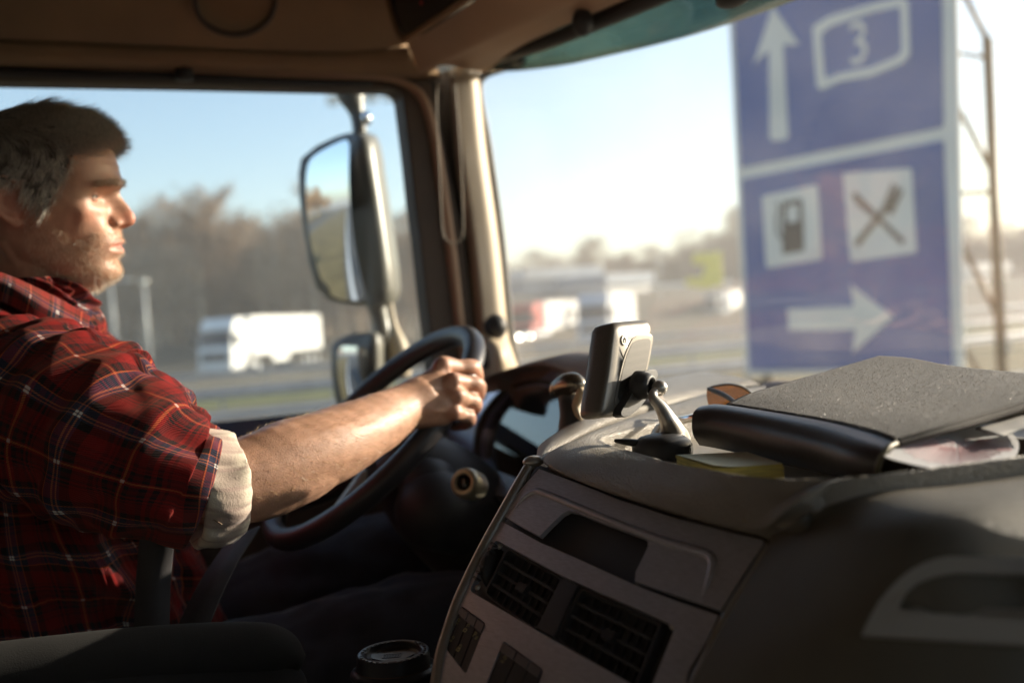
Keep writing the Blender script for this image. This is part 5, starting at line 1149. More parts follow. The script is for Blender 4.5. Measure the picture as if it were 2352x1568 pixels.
# right hand closed on the rim
wr = P(952, 925, 1.325)
def rim_at(a, out=0, side=0): return WC+(WR+out)*(math.cos(R(a))*L+math.sin(R(a))*we)+side*wn_
mcp = [P(1018, 842, 1.365), P(1041, 874, 1.345), P(1049, 910, 1.335), P(1043, 946, 1.33)]
pip = [P(1086, 846, 1.40), P(1097, 884, 1.38), P(1090, 924, 1.37), P(1078, 960, 1.36)]
dip = [P(1093, 876, 1.435), P(1094, 910, 1.425), P(1084, 944, 1.41), P(1068, 974, 1.395)]
tip = [P(1068, 888, 1.455), P(1068, 920, 1.445), P(1060, 950, 1.43), P(1044, 978, 1.41)]
fr_ = [.0112, .0112, .0106, .0096]
for k in range(4):
    parts.append(tube([wr*.25+mcp[k]*.75, mcp[k], mcp[k]*.5+pip[k]*.5, pip[k], dip[k], tip[k]], [fr_[k]*1.05, fr_[k]*1.16, fr_[k]*.98, fr_[k]*1.08, fr_[k]*.92, fr_[k]*.75], 16, 40))
    parts.append(capsule(tip[k], tip[k]*1.0+fw*.001, fr_[k]*.76, fr_[k]*.74)); parts.append(capsule(mcp[k]-fw*.001, mcp[k]*.9+pip[k]*.1, fr_[k]*1.22, fr_[k]*1.05))
    parts.append(capsule(wr*.7+mcp[k]*.3+fw*.004, mcp[k]+fw*.004, .0135, fr_[k]*1.12))
palm = [wr, P(985, 893, 1.345), P(1000, 900, 1.345)]
for a_, b_, ra_, rb2 in ((P(935, 934, 1.318), P(1000, 885, 1.35), .026, .021), (P(940, 945, 1.32), P(1010, 930, 1.335), .024, .021), (P(960, 905, 1.335), P(1008, 868, 1.365), .022, .018), (P(960, 955, 1.322), P(1015, 952, 1.335), .018, .0165)):
    parts.append(capsule(a_, b_, ra_, rb2))
# thumb: leaves the side of the palm and hooks round the inside of the rim
parts.append(tube([P(962, 905, 1.36), P(985, 880, 1.39), P(1010, 862, 1.42), P(1032, 858, 1.445), P(1046, 866, 1.455)], [.016, .0150, .0125, .0118, .008], 16, 30))
# left arm and hand on the far side of the wheel
lw = rim_at(-24)
parts += [capsule(sh_l, T(.14, 1.76, -.34), .048, .043), tube([T(.14, 1.76, -.34), T(.26, 1.73, -.28), lw-we*.10+wn_*.03, lw-we*.04+wn_*.02], [.043, .040, .028, .026], 20, 24),
          capsule(lw-we*.05+wn_*.022, lw+wn_*.022, .026, .022)]
for k in range(4):
    a = -34+k*6.0; parts.append(tube([rim_at(a, -.035, .016), rim_at(a, -.005, .026), rim_at(a, .022, .012), rim_at(a, .020, -.014), rim_at(a, .002, -.024)], [.011, .0105, .010, .0095, .0085], 12, 24))
parts.append(tube([lw-we*.04+wn_*.02, rim_at(-13, -.02, .012), rim_at(-6, -.014, .02), rim_at(-1, -.008, .022)], [.015, .013, .0115, .009], 12, 20))
for s, hp, kn in ((0, T(.0, 1.37, -.52), T(.52, 1.33, -.445)), (1, T(.0, 1.57, -.52), T(.55, 1.64, -.41))):
    parts += [capsule(hp, kn, .085, .06), capsule(kn, kn+F*.12-U*.42, .055, .042), capsule(kn+F*.12-U*.42, kn+F*.30-U*.46, .04, .035)]
bv2, bf2 = join(parts)
v, f, ed = remesh(bv2, bf2, .0019)
loc = (v-HO)@np.stack([hx, hy, hz_], 1)/HK/[KX, 1, 1]
inhead = (np.abs(loc[:, 0]) < 145) & (loc[:, 2] > -108) & (np.abs(loc[:, 1]) < 90)
wgt = np.where(inhead, .25, .6); face_ = inhead & (loc[:, 0] > 60); wgt[face_] = .12
dh = np.linalg.norm(v-P(1040, 910, 1.36), axis=1) < .11; wgt[dh] = .45
v = smooth_v(v, ed, wgt, 9)
# knuckle, tendon and vein relief on hand and forearm
for k in range(4):
    d = np.linalg.norm(v-mcp[k], axis=1); nn_ = -fw*.9+up*.3; v += (np.exp(-(d/.010)**2)*.0022)[:, None]*nn_
    t = np.clip(((v-wr)@(mcp[k]-wr))/((mcp[k]-wr)@(mcp[k]-wr)), 0, 1); q = wr+(t[:, None])*(mcp[k]-wr); dd = v-q; dd -= np.outer(dd@fw, fw); d = np.linalg.norm(dd, axis=1); v -= ((np.exp(-(d/.0035)**2)*np.sin(t*math.pi)*.0011)*dh)[:, None]*fw
arm_ = (loc[:, 0] > 90) & (loc[:, 2] < -110)
v += ((fbm(v*[14, 14, 22], 9, 3)*.0011)*arm_)[:, None]*up
body = newobj('body', v, f, 'skin', man)
loc = (v-HO)@np.stack([hx, hy, hz_], 1)/HK/[KX, 1, 1]
tone = np.tile(np.array([.50, .285, .19]), (len(v), 1))
def tint(c, r, col, k, sym=True):
    global tone
    for s in ((1, -1) if sym else (1,)):
        d = (loc-np.array([c[0], c[1]*s, c[2]]))/np.array(r); w_ = (np.exp(-(d**2).sum(1))*k*inhead)[:, None]; tone = tone*(1-w_)+np.array(col)*w_
tint((128, 0, -20), (16, 18, 12), (.52, .17, .11), .75, False); tint((90, 40, -14), (26, 24, 16), (.54, .22, .145), .55); tint((98, 24, -2), (10, 14, 6), (.48, .24, .18), .4)
tint((112, 10, -55), (16, 17, 8), (.46, .17, .14), .8); tint((-3, 68, 0), (28, 26, 32), (.50, .17, .11), .7); tint((60, 50, -70), (50, 40, 24), (.44, .26, .18), .5); tint((20, 50, -120), (60, 60, 40), (.48, .20, .13), .6)
kn_ = np.exp(-(np.min([np.linalg.norm(v-m_, axis=1) for m_ in mcp+pip], axis=0)/.012)**2)[:, None]*.45; tone = tone*(1-kn_)+np.array([.54, .21, .15])*kn_
vcol(body, tone)
# eyes with lids
M['eyewhite'] = mat('eye_white', (.40, .33, .28), .15, var=(60, .05)); M['iris'] = mat('iris_blue_grey', (.03, .04, .045), .15)
for s in (-1, 1):
    ec = np.array([82.0, s*30, 7.4]); e = newobj('eye', *[ (H(np.array(a)), b) for a, b in [ellipsoid(ec, (11.2, 11.2, 11.2))]][0], 'eyewhite', man)
    a_, b_ = ellipsoid(ec+[7.6, 0, 0], (4.3, 5.2, 5.2)); newobj('iris', H(np.array(a_)), b_, 'iris', e)
    for up_, z0, z1 in ((1, 5, 100), (-1, -8, -75)):
        rr = 12.5; VV = []
        for i in range(10):
            el_ = R(z0+(z1-z0)*i/9)
            for j in range(25):
                az = R(-80+160*j/24); w_ = math.cos(az)**.6 if abs(az) < R(89) else 0
                e2_ = el_ if i > 0 else R(-2+(z0+2)*w_)
                VV.append(ec+rr*np.array([math.cos(e2_)*math.cos(az), math.cos(e2_)*math.sin(az), math.sin(e2_)]))
        o = newobj('eyelid', H(np.array(VV)), gridfaces(10, 25), 'skin', e); solidify(o, .0011, 0); vcol(o, np.tile([.48, .25, .17], (len(VV), 1)))
# ------------------------------------------------------------- hair
def strands(name, roots, dirs, length, rad, m, parent, segs=4, curl=.25, droop=0., seed=1, clump=None):
    """thin tapering blades: roots (n,3) metres, dirs (n,3)"""
    r = np.random.default_rng(seed); n = len(roots); ln = np.broadcast_to(length, (n,)) if np.ndim(length) else np.full(n, length)
    p = roots.copy(); d = dirs/np.linalg.norm(dirs, axis=1)[:, None]; side = np.cross(d, r.normal(size=(n, 3))); side /= np.linalg.norm(side, axis=1)[:, None]; bend = r.normal(0, curl, (n, 3))
    rows = []
    for k in range(segs+1):
        wv = rad*(1-.8*k/segs); rows.append(p-side*wv); rows.append(p+side*wv); d = d+bend/segs-np.array([0, 0, droop])/segs; d /= np.linalg.norm(d, axis=1)[:, None]; p = p+d*(ln/segs)[:, None]
    A = np.array(rows).transpose(1, 0, 2).reshape(-1, 3); q = 2*(segs+1); base = (np.arange(n)*q)[:, None, None]
    fc = np.array([[2*k, 2*k+1, 2*k+3, 2*k+2] for k in range(segs)])[None]+base; fc = fc.reshape(-1, 4)
    me = bpy.data.meshes.new(name); me.vertices.add(len(A)); me.vertices.foreach_set('co', A.astype(np.float32).ravel()); me.loops.add(len(fc)*4); me.loops.foreach_set('vertex_index', fc.ravel().astype(np.int32))
    me.polygons.add(len(fc)); me.polygons.foreach_set('loop_start', (np.arange(len(fc))*4).astype(np.int32)); me.update(calc_edges=True); me.validate()
    me.polygons.foreach_set('use_smooth', [True]*len(me.polygons)); o = bpy.data.objects.new(name, me); COL.objects.link(o); me.materials.append(M[m]); attach(o, parent); return o
def hairmat(name, col, var_):
    m = mat(name, col, .38, var=(500, var_), spec=.7, stretch=(1, 1, .25)); return m
M['hair'] = hairmat('grey_hair', (.50, .46, .40), .65); M['stubble'] = hairmat('blond_grey_stubble', (.56, .47, .35), .4); M['armhair'] = hairmat('golden_arm_hair', (.50, .33, .13), .4); M['brow'] = hairmat('eyebrow', (.42, .30, .19), .4)
fa_ = np.array(f); tri = fa_[:, :3] if fa_.dtype != object else np.array([q[:3] for q in f]); fl = (v[fa_].mean(1)-HO)@np.stack([hx, hy, hz_], 1)/HK/[KX, 1, 1]
fn = np.cross(v[fa_[:, 1]]-v[fa_[:, 0]], v[fa_[:, 2]]-v[fa_[:, 0]]); fn /= np.linalg.norm(fn, axis=1)[:, None]+1e-12; fcn = v[fa_].mean(1)
if (fn*(fcn-fcn.mean(0))).sum(1).mean() < 0: fn = -fn
hr = np.random.default_rng(11)
def sample(mask, n):
    idx = np.where(mask)[0]; c = hr.choice(idx, n); w4 = hr.dirichlet([1, 1, 1, 1], n); return c, (v[fa_[c]]*w4[:, :, None]).sum(1)
x_, y_, z_ = fl[:, 0], fl[:, 1], fl[:, 2]; ay = np.abs(y_)
headmask = (z_ > -112) & (x_ > -110) & (x_ < 145) & (ay < 95)
fringe = np.interp(ay, [0, 30, 50, 62, 75], [88, 82, 62, 42, 34])                       # front hairline x by |y| above the temple
ztop = np.interp(x_, [-90, -40, -12, 6, 24, 48, 53, 60, 68, 76, 90], [-70, -52, 26, 22, -4, -10, 5, 24, 34, 55, 64])
scalp = headmask & (z_ > ztop) & ((z_ > 62) | (x_ < np.interp(z_, [-80, -10, 4, 20, 34, 48, 62], [18, 44, 50, 54, 66, 74, 84]))) & (x_ < 98)
jit = fbm(fl/6, 77, 3)*5; scalp = headmask & (z_ > ztop+jit) & ((z_ > 62+jit) | (x_ < np.interp(z_, [-80, -10, 4, 20, 34, 48, 62], [18, 44, 50, 54, 66, 74, 84])+jit)) & (x_ < 97+jit)
scalp &= ~((np.abs(x_+4) < 20) & (z_ < 27) & (z_ > -34) & (ay > 60))
c, rp_ = sample(scalp, 42000)
q = fl[c]; n_ = fn[c]
fx_, fy_, fz_ = (np.broadcast_to(a, rp_.shape) for a in (hx, hy, hz_))
top_w = np.clip((q[:, 2]-55)/35, 0, 1)[:, None]
flow = (fx_*.95+fy_*(-.25)-fz_*.10)*top_w+(-fx_*.45-fz_*.85)*(1-top_w)      # brushed forward on top, back and down at the sides
flow += (fbm(q/20, 21, 2)*.28)[:, None]*fy_+(fbm(q/18, 22, 2)*.16)[:, None]*fz_
dirs = n_*.24+flow; ln = (.024+.018*top_w[:, 0])*hr.uniform(.6, 1.15, len(q))
fro = (q[:, 2] > 55) & (q[:, 0] > 60); dirs[fro] = (n_*.45+fx_*.9+fz_*.12)[fro]; ln[fro] = hr.uniform(.020, .036, fro.sum())
hair = strands('hair', rp_, dirs, ln, .00030, 'hair', man, 5, .13, .12, 5)
near_ = headmask & (z_ > ztop-9) & (z_ > 2) & ~scalp & (x_ > 30) & ((z_ > 54) | (x_ < np.interp(z_, [-10, 4, 20, 34, 48, 62], [44, 50, 54, 66, 74, 84])+10)) & (x_ < 103)
c, rp_ = sample(near_, 1500); n_ = fn[c]; sidew = np.clip((60-fl[c][:, 2])/20, 0, 1)[:, None]
strands('hairline', rp_, n_*.3+hz_*.2-hx*.3*sidew+hx*.8*(1-sidew)-hz_*.7*sidew+hr.normal(0, .25, (1500, 3)), hr.uniform(.005, .014, 1500), .00016, 'hair', hair, 4, .3, .2, 15)
# dark under-layer so that the scalp does not shine through
um = scalp & (x_ < 88) & (z_ > ztop+jit+5) & ((z_ > 68+jit) | (x_ < np.interp(z_, [-80, -10, 4, 20, 34, 48, 62], [18, 44, 50, 54, 66, 74, 84])+jit-6)); uf = fa_[um]; uu, inv = np.unique(uf, return_inverse=True); uvn = np.zeros((len(v), 3)); np.add.at(uvn, fa_.ravel(), np.repeat(fn, 4, 0)); uvn /= np.linalg.norm(uvn, axis=1)[:, None]+1e-9
newobj('under_hair', v[uu]+uvn[uu]*.0022, [tuple(q) for q in inv.reshape(-1, 4)], mat('under_hair', (.08, .07, .06), .8, bump=(400, .8)), hair)
# fringe clumps sticking out over the forehead
c, rp_ = sample(scalp & (z_ > 58) & (x_ > 76), 3200); n_ = fn[c]
strands('fringe', rp_, n_*.35+hx*1.0+hz_*.02+hy*hr.normal(0, .25, (len(c), 1)), hr.uniform(.018, .034, len(c)), .00026, 'hair', hair, 5, .25, .35, 6)
beard = headmask & (x_ > 14) & (z_ < np.interp(x_, [14, 40, 60, 80, 90, 112], [0, -22, -38, -46, -34, -36])) & (z_ > -112) & ~((ay < 24) & (np.abs(z_+56) < 6.5) & (x_ > 84)) | (headmask & (x_ > 8) & (x_ < 34) & (ay > 56) & (z_ < 20) & (z_ > -60))
beard &= ~((z_ > -36) & (x_ > 84))
c, rp_ = sample(beard, 12000); dirs = fn[c]*.8-hz_*.8+hx*.15; strands('beard', rp_-fn[c]*.0003, dirs, hr.uniform(.0022, .0062, len(c))*(1+.5*(fl[c][:, 2] < -80)), .00012, 'stubble', man, 3, .3, .3, 7)
for s in (-1, 1):
    br = headmask & (x_ > 82) & (np.abs(z_-24.5+.06*(ay-28)) < 3.6) & (y_*s > 8) & (y_*s < 46); c, rp_ = sample(br, 330)
    strands('eyebrow', rp_, fn[c]*.5+hy*s*.8-hx*.3, hr.uniform(.005, .010, len(c)), .0002, 'brow', man, 3, .3, 0, 8)
# arm hair
ax_ = (wr_r-el_r); al = ((fcn-el_r)@ax_)/(ax_@ax_); dist = np.linalg.norm(fcn-(el_r+al[:, None]*ax_), axis=1)
am_ = (al > .05) & (al < 1.12) & (dist < .075) & (fcn@rt > el_r@rt) & (fn@up > -.45)
c, rp_ = sample(am_, 4200); dirs = fn[c]*.28+ax_/np.linalg.norm(ax_)*.8-U*.35+hr.normal(0, .25, (len(c), 3)); strands('arm_hair', rp_, dirs, hr.uniform(.004, .012, len(c)), .00011, 'armhair', man, 3, .5, .1, 9)

# ------------------------------------------------------------- plaid cloth
def plaid(name, dark=1.0):
    m = bpy.data.materials.new(name); m.use_nodes = True; n = m.node_tree; b = n.nodes['Principled BSDF']; b.inputs['Roughness'].default_value = .85
    b.inputs['Sheen Weight'].default_value = .12; b.inputs['Sheen Roughness'].default_value = .4; b.inputs['Sheen Tint'].default_value = (1, .35, .25, 1); b.inputs['Specular IOR Level'].default_value = .2
    uv = n.nodes.new('ShaderNodeUVMap'); uv.uv_map = 'UVMap'; sp = n.nodes.new('ShaderNodeSeparateXYZ'); n.links.new(uv.outputs[0], sp.inputs[0])
    def yarn(out, ph):
        dv = n.nodes.new('ShaderNodeMath'); dv.operation = 'MULTIPLY_ADD'; dv.inputs[1].default_value = 1/.098; dv.inputs[2].default_value = ph+50; n.links.new(out, dv.inputs[0])
        fr = n.nodes.new('ShaderNodeMath'); fr.operation = 'FRACT'; n.links.new(dv.outputs[0], fr.inputs[0])
        rp = n.nodes.new('ShaderNodeValToRGB'); rp.color_ramp.interpolation = 'CONSTANT'; cr2 = rp.color_ramp
        red, blk, nav, wht, org, drk = (.20, .005, .005), (.009, .006, .007), (.03, .04, .08), (.46, .16, .10), (.50, .12, .04), (.09, .004, .004)
        st = [(0, nav), (.018, wht), (.034, nav), (.052, wht), (.066, nav), (.085, blk), (.16, red), (.28, drk), (.31, red), (.33, drk), (.345, red), (.365, blk), (.40, drk), (.44, blk), (.47, red), (.488, org), (.506, red), (.53, blk), (.57, drk), (.61, blk), (.64, red), (.66, blk), (.68, red), (.70, drk), (.715, red), (.87, blk), (.94, org), (.95, nav)]
        e = cr2.elements; e[0].position = 0; e[0].color = (*st[0][1], 1); e[1].position = st[1][0]; e[1].color = (*st[1][1], 1)
        for p_, c_ in st[2:]: k = e.new(p_); k.color = (*c_, 1)
        n.links.new(fr.outputs[0], rp.inputs[0]); wm = n.nodes.new('ShaderNodeValToRGB'); wm.color_ramp.interpolation = 'CONSTANT'; we_ = wm.color_ramp.elements; we_[0].position = 0; we_[0].color = (0, 0, 0, 1); we_[1].position = .014; we_[1].color = (1, 1, 1, 1)
        for p_, v_ in ((.036, .25), (.048, 1), (.070, 0), (.480, .6), (.512, 0)): k = we_.new(p_); k.color = (v_, v_, v_, 1)
        n.links.new(fr.outputs[0], wm.inputs[0]); return rp.outputs[0], wm.outputs[0]
    (a, am), (c, cm) = yarn(sp.outputs[0], .12), yarn(sp.outputs[1], .4)
    # twill: diagonal ribs alternate the two yarn sets
    ad = n.nodes.new('ShaderNodeMath'); ad.operation = 'ADD'; n.links.new(sp.outputs[0], ad.inputs[0]); n.links.new(sp.outputs[1], ad.inputs[1])
    mu = n.nodes.new('ShaderNodeMath'); mu.operation = 'MULTIPLY'; mu.inputs[1].default_value = 2*math.pi/.0021; n.links.new(ad.outputs[0], mu.inputs[0])
    sn = n.nodes.new('ShaderNodeMath'); sn.operation = 'SINE'; n.links.new(mu.outputs[0], sn.inputs[0])
    mr = n.nodes.new('ShaderNodeMapRange'); mr.inputs[1].default_value = -.6; mr.inputs[2].default_value = .6; mr.inputs[3].default_value = .30; mr.inputs[4].default_value = .70; n.links.new(sn.outputs[0], mr.inputs[0])
    mx = n.nodes.new('ShaderNodeMix'); mx.data_type = 'RGBA'; n.links.new(mr.outputs[0], mx.inputs[0]); n.links.new(a, mx.inputs[6]); n.links.new(c, mx.inputs[7])
    wx = n.nodes.new('ShaderNodeMath'); wx.operation = 'MULTIPLY'; n.links.new(am, wx.inputs[0]); n.links.new(cm, wx.inputs[1]); m3 = n.nodes.new('ShaderNodeMix'); m3.data_type = 'RGBA'; m3.inputs[7].default_value = (.75, .75, .72, 1); n.links.new(wx.outputs[0], m3.inputs[0]); n.links.new(mx.outputs[2], m3.inputs[6]); n.links.new(m3.outputs[2], b.inputs['Base Color'])
    nz = n.nodes.new('ShaderNodeTexNoise'); nz.inputs['Scale'].default_value = 900; n.links.new(uv.outputs[0], nz.inputs[0])
    ad2 = n.nodes.new('ShaderNodeMath'); ad2.operation = 'ADD'; n.links.new(sn.outputs[0], ad2.inputs[0]); n.links.new(nz.outputs[0], ad2.inputs[1])
    bp = n.nodes.new('ShaderNodeBump'); bp.inputs['Strength'].default_value = .6; bp.inputs['Distance'].default_value = .0006; n.links.new(ad2.outputs[0], bp.inputs['Height']); n.links.new(bp.outputs[0], b.inputs['Normal'])
    return m
M['plaid'] = plaid('red_plaid_flannel')
M['cuff'] = mat('inside_out_cuff', (.62, .54, .43), .85, bump=(500, .5), var=(22, .10), sheen=.2)
nc_ = M['cuff'].node_tree; bs_ = nc_.nodes['Principled BSDF']; src_ = bs_.inputs['Base Color'].links[0].from_socket
uvn_ = nc_.nodes.new('ShaderNodeUVMap'); uvn_.uv_map = 'UVMap'; last_ = src_
for dr_, sc_n in (('X', 11.6), ('Y', 9.0), ('X', 47.)):
    w1 = nc_.nodes.new('ShaderNodeTexWave'); w1.bands_direction = dr_; w1.inputs['Scale'].default_value = sc_n/3.14; w1.inputs['Distortion'].default_value = .3; nc_.links.new(uvn_.outputs[0], w1.inputs[0])
    mr_ = nc_.nodes.new('ShaderNodeMapRange'); mr_.inputs[1].default_value = .82; mr_.inputs[2].default_value = .98; mr_.inputs[3].default_value = 0; mr_.inputs[4].default_value = .6; nc_.links.new(w1.outputs['Fac'], mr_.inputs[0])
    mm_ = nc_.nodes.new('ShaderNodeMix'); mm_.data_type = 'RGBA'; mm_.inputs[7].default_value = (.34, .24, .21, 1); nc_.links.new(mr_.outputs[0], mm_.inputs[0]); nc_.links.new(last_, mm_.inputs[6]); last_ = mm_.outputs[2]
nc_.links.new(last_, bs_.inputs['Base Color'])
def folds(s, t, lst):
    """lst: (points in (s,t), width, height) ridges"""
    out = np.zeros(len(s)); q = np.stack([s, t], 1)
    for pts, wdt, h in lst:
        P_ = cr(np.array(pts, float), 40); d = np.sqrt(((q[:, None]-P_[None])**2).sum(-1)); k = d.min(1); j = d.argmin(1)/39
        out += h*np.exp(-(k/wdt)**2)*(np.sin(np.clip(j, 0, 1)*math.pi)**.5)
    return out
# torso
tu = np.array([.095, .075, .05, .02, -.02, -.07, -.14, -.22, -.30, -.40, -.50, -.62]); tf_ = np.array([-.005, .0, .0, .0, .005, .008, .01, .015, .03, .045, .04, .02])
td = np.array([.066, .072, .082, .098, .112, .126, .138, .150, .168, .182, .178, .16]); tw_ = np.array([.070, .082, .115, .160, .196, .212, .215, .21, .205, .205, .21, .21])
nr, nc = 260, 420; VV, UVs = [], []
uu_ = np.linspace(0, 1, nr); zz_ = np.interp(uu_, np.linspace(0, 1, 12), tu); sm = lambda a: np.convolve(np.pad(np.interp(uu_, np.linspace(0, 1, 12), a), 8, 'edge'), np.ones(17)/17, 'valid')
FF, DD, WW = sm(tf_), sm(td), sm(tw_); ph = np.linspace(0, 2*np.pi, nc, endpoint=False)
S_, T_ = np.meshgrid(ph, uu_); S_, T_ = S_.ravel(), T_.ravel()
cx, sy = np.cos(S_), np.sin(S_); k = np.repeat(np.arange(nr), nc)
ff = FF[k]+DD[k]*np.sign(cx)*np.abs(cx)**.85; ll = -WW[k]*np.sign(sy)*np.abs(sy)**.85; un = zz_[k]
base = CP+np.outer(ff, F)+np.outer(1.47+ll, L)+np.outer(un, U)
nrm = np.outer(cx/DD[k], F)+np.outer(-sy/WW[k], L); nrm /= np.linalg.norm(nrm, axis=1)[:, None]
ds = fbm(np.stack([S_*1.2, T_*9], 1), 31, 2)*.004+fbm(np.stack([S_*1.0+T_*6, T_*2.2-S_*.6], 1)*1.3, 33, 3)*.007
ds += folds(S_, T_, [([(1.9, .28), (1.2, .33), (.6, .42)], .05, .014), ([(2.0, .45), (1.3, .47), (.5, .50)], .05, .012), ([(1.6, .62), (.9, .58), (.2, .66)], .05, .014), ([(2.2, .72), (1.3, .70), (.4, .76)], .05, .014), ([(1.2, .18), (.7, .24), (.25, .33)], .04, .012)])*np.clip(T_*8, 0, 1)
base += nrm*ds[:, None]
uvt = np.stack([S_*.20+T_*.03+ds*.3, un*1.0+.012*np.sin(S_*2)+ds*.4], 1)
shirt = newobj('shirt', base, gridfaces(nr, nc, False, True), 'plaid', man, uv=uvt)
# sleeves
def sleeve(name, ctr, rv, rdp, seed, fl_, end_open=True, nA=300, nL=340, uvk=1.0):
    n_ = nL; C = cr(np.c_[ctr, rv, rdp], n_); cc, RV, RD = C[:, :3], C[:, 3], C[:, 4]
    t = np.gradient(cc, axis=0); t /= np.linalg.norm(t, axis=1)[:, None]
    A = np.cross(np.cross(t, up), t); A /= np.linalg.norm(A, axis=1)[:, None]; B = np.cross(t, A)          # A: up in view, B: depth
    s = np.r_[0, np.cumsum(np.linalg.norm(np.diff(cc, axis=0), axis=1))]; a = np.linspace(0, 2*np.pi, nA, endpoint=False)
    K = np.repeat(np.arange(n_), nA); a_ = np.tile(a, n_); u_ = K/(n_-1)
    nr_ = np.cos(a_)[:, None]*A[K]+np.sin(a_)[:, None]*B[K]
    side = np.sign(nr_[:n_*nA]@fw)
    al = np.where(np.sin(a_) > 0, a_, a_); d = folds(a_, u_*3, fl_)+fbm(np.stack([a_*.9+u_*3, u_*5-a_*.4], 1), seed, 2)*.0035+fbm(np.stack([a_*1.5, u_*8], 1), seed+1, 2)*.0008
    p = cc[K]+np.cos(a_)[:, None]*A[K]*(RV[K]+d)[:, None]+np.sin(a_)[:, None]*B[K]*(RD[K]+d)[:, None]
    uv = np.stack([a_*.083*uvk+d*.2, s[K]+.010*np.sin(a_*1.3)+d*.3], 1)
    return p, gridfaces(n_, nA, False, True), uv
S_c = [P(-30, 880, 1.19), P(60, 925, 1.13), P(170, 975, 1.09), P(280, 1035, 1.065), P(365, 1080, 1.06), P(418, 1106, 1.066), P(460, 1117, 1.074)]
S_v = [.070, .098, .100, .092, .079, .0685, .063]; S_d = [.070, .085, .088, .082, .075, .071, .068]
B_side = math.pi*1.5
# a_=0 top, pi bottom; camera side is where B points to -fw
fl_r = [([(5.6, .3), (5.2, .8), (5.6, 1.5), (6.1, 2.0)], .16, .016), ([(4.4, .2), (4.7, 1.0), (5.2, 1.8), (5.7, 2.5)], .15, .017), ([(4.0, 1.3), (4.4, 2.0), (5.0, 2.7)], .12, .010), ([(3.6, .6), (4.0, 1.4), (4.2, 2.4)], .13, .010),
        ([(5.9, 2.3), (5.3, 2.55), (4.6, 2.65)], .09, .008), ([(5.0, 2.8), (4.4, 2.9), (3.8, 2.85)], .06, .006), ([(6.2, 1.2), (5.8, 1.5), (5.0, 1.5)], .10, -.010), ([(5.3, 2.2), (4.7, 2.3), (4.1, 2.15)], .08, -.007)]
p, fcs, uv = sleeve('sleeve', np.array(S_c), S_v, S_d, 51, fl_r)
cen_ = np.array(S_c).mean(0)
sl_ = newobj('sleeve', p, fcs, 'plaid', shirt, uv=uv)
Lc = [sh_l+U*.02, T(.06, 1.73, -.18), T(.14, 1.77, -.31), T(.21, 1.75, -.30), T(.26, 1.73, -.28)]
p, fcs, uv = sleeve('sleeve', np.array(Lc), [.085, .08, .07, .055, .045], [.085, .08, .07, .055, .045], 61, fl_r, nA=120, nL=140)
newobj('sleeve', p, fcs, 'plaid', shirt, uv=uv)
# rolled cuff turned inside out: a fat double ring of pale cloth
Cc_ = [P(452, 1116, 1.07), P(470, 1117, 1.072), P(510, 1112, 1.083), P(548, 1104, 1.093), P(562, 1101, 1.097)]
def cuff(rows_, m, nA=220, seed=3):
    VV = []
    for (x, y, d, rv_, rd_, k_) in rows_:
        c = P(x, y, d); ax2 = P(548, 1104, 1.093)-P(470, 1117, 1.072); ax2 /= np.linalg.norm(ax2); A = up-ax2*(up@ax2); A /= np.linalg.norm(A); B = np.cross(ax2, A)
        a = np.linspace(0, 2*np.pi, nA, endpoint=False); w_ = (fbm(np.stack([np.cos(a)*1.2, np.sin(a)*1.2, np.full(nA, k_*.25)], 1), seed, 4)*.0036+.0034*(np.abs(np.sin(a*4.5+1.2*np.sin(a*2)+.5))**.6-.6)*np.clip(np.cos(a)+.75, 0, 1)+.0012*np.sin(a*17+k_*1.2+2*np.sin(a*3)))*np.clip(k_/1.5, .2, 1)
        VV.append(c+np.outer(np.cos(a)*(rv_+w_), A)+np.outer(np.sin(a)*(rd_+w_), B))
    return np.array(VV).reshape(-1, 3), gridfaces(len(rows_), nA, False, True), np.array([(j/nA*.40, i*.011) for i in range(len(rows_)) for j in range(nA)])
rows_c = [(478, 1112, 1.081, .052, 0.0540, .2), (440, 1118, 1.068, .0555, 0.0570, .5), (426, 1118, 1.066, .0605, 0.0610, 1), (430, 1118, 1.066, .0635, 0.0640, 1.5), (453, 1119, 1.069, .0645, 0.0650, 2.5), (483, 1119, 1.078, .0640, 0.0640, 3.5), (513, 1116, 1.086, .0615, 0.0620, 4.5), (531, 1110, 1.091, .0585, 0.0590, 5), (540, 1106, 1.094, .0545, 0.0560, 5.5), (534, 1104, 1.092, .0505, 0.0530, 6), (498, 1108, 1.084, .049, 0.0520, 6.5)]
cv_, cf_, cu_ = cuff(rows_c, None); cfo = newobj('cuff', cv_, cf_, 'cuff', sl_, uv=cu_); subsurf(cfo, 1)
newobj('cuff_seam', *tube([P(x, y, 1.022) for x, y in ((427, 1196), (456, 1190), (484, 1190), (510, 1204))], .0007, 6, 30), mat('thread', (.25, .18, .12), .8), cfo)
# collar
col_n = [[P(*q) for q in c] for c in (
    ((-40, 622, 1.24), (0, 628, 1.235), (56, 650, 1.225), (110, 676, 1.225), (160, 702, 1.235), (205, 728, 1.25)),
    ((-40, 640, 1.21), (0, 648, 1.205), (52, 672, 1.198), (104, 702, 1.20), (155, 730, 1.21), (202, 756, 1.225)),
    ((-40, 672, 1.205), (0, 690, 1.195), (50, 714, 1.188), (100, 742, 1.188), (150, 764, 1.198), (198, 787, 1.215)))]
def uvpatch(C, rows, n, ku=.9):
    return None
Cn = np.array([cr(c, 60) for c in col_n]); Cn = np.array([cr(Cn[:, j], 24) for j in range(60)]).transpose(1, 0, 2); uvc = np.array([[(j/59*.22, i/23*.055) for j in range(60)] for i in range(24)]).reshape(-1, 2)
co_ = newobj('collar', Cn.reshape(-1, 3), gridfaces(24, 60), 'plaid', shirt, uv=uvc+.03); solidify(co_, .0035, 0)
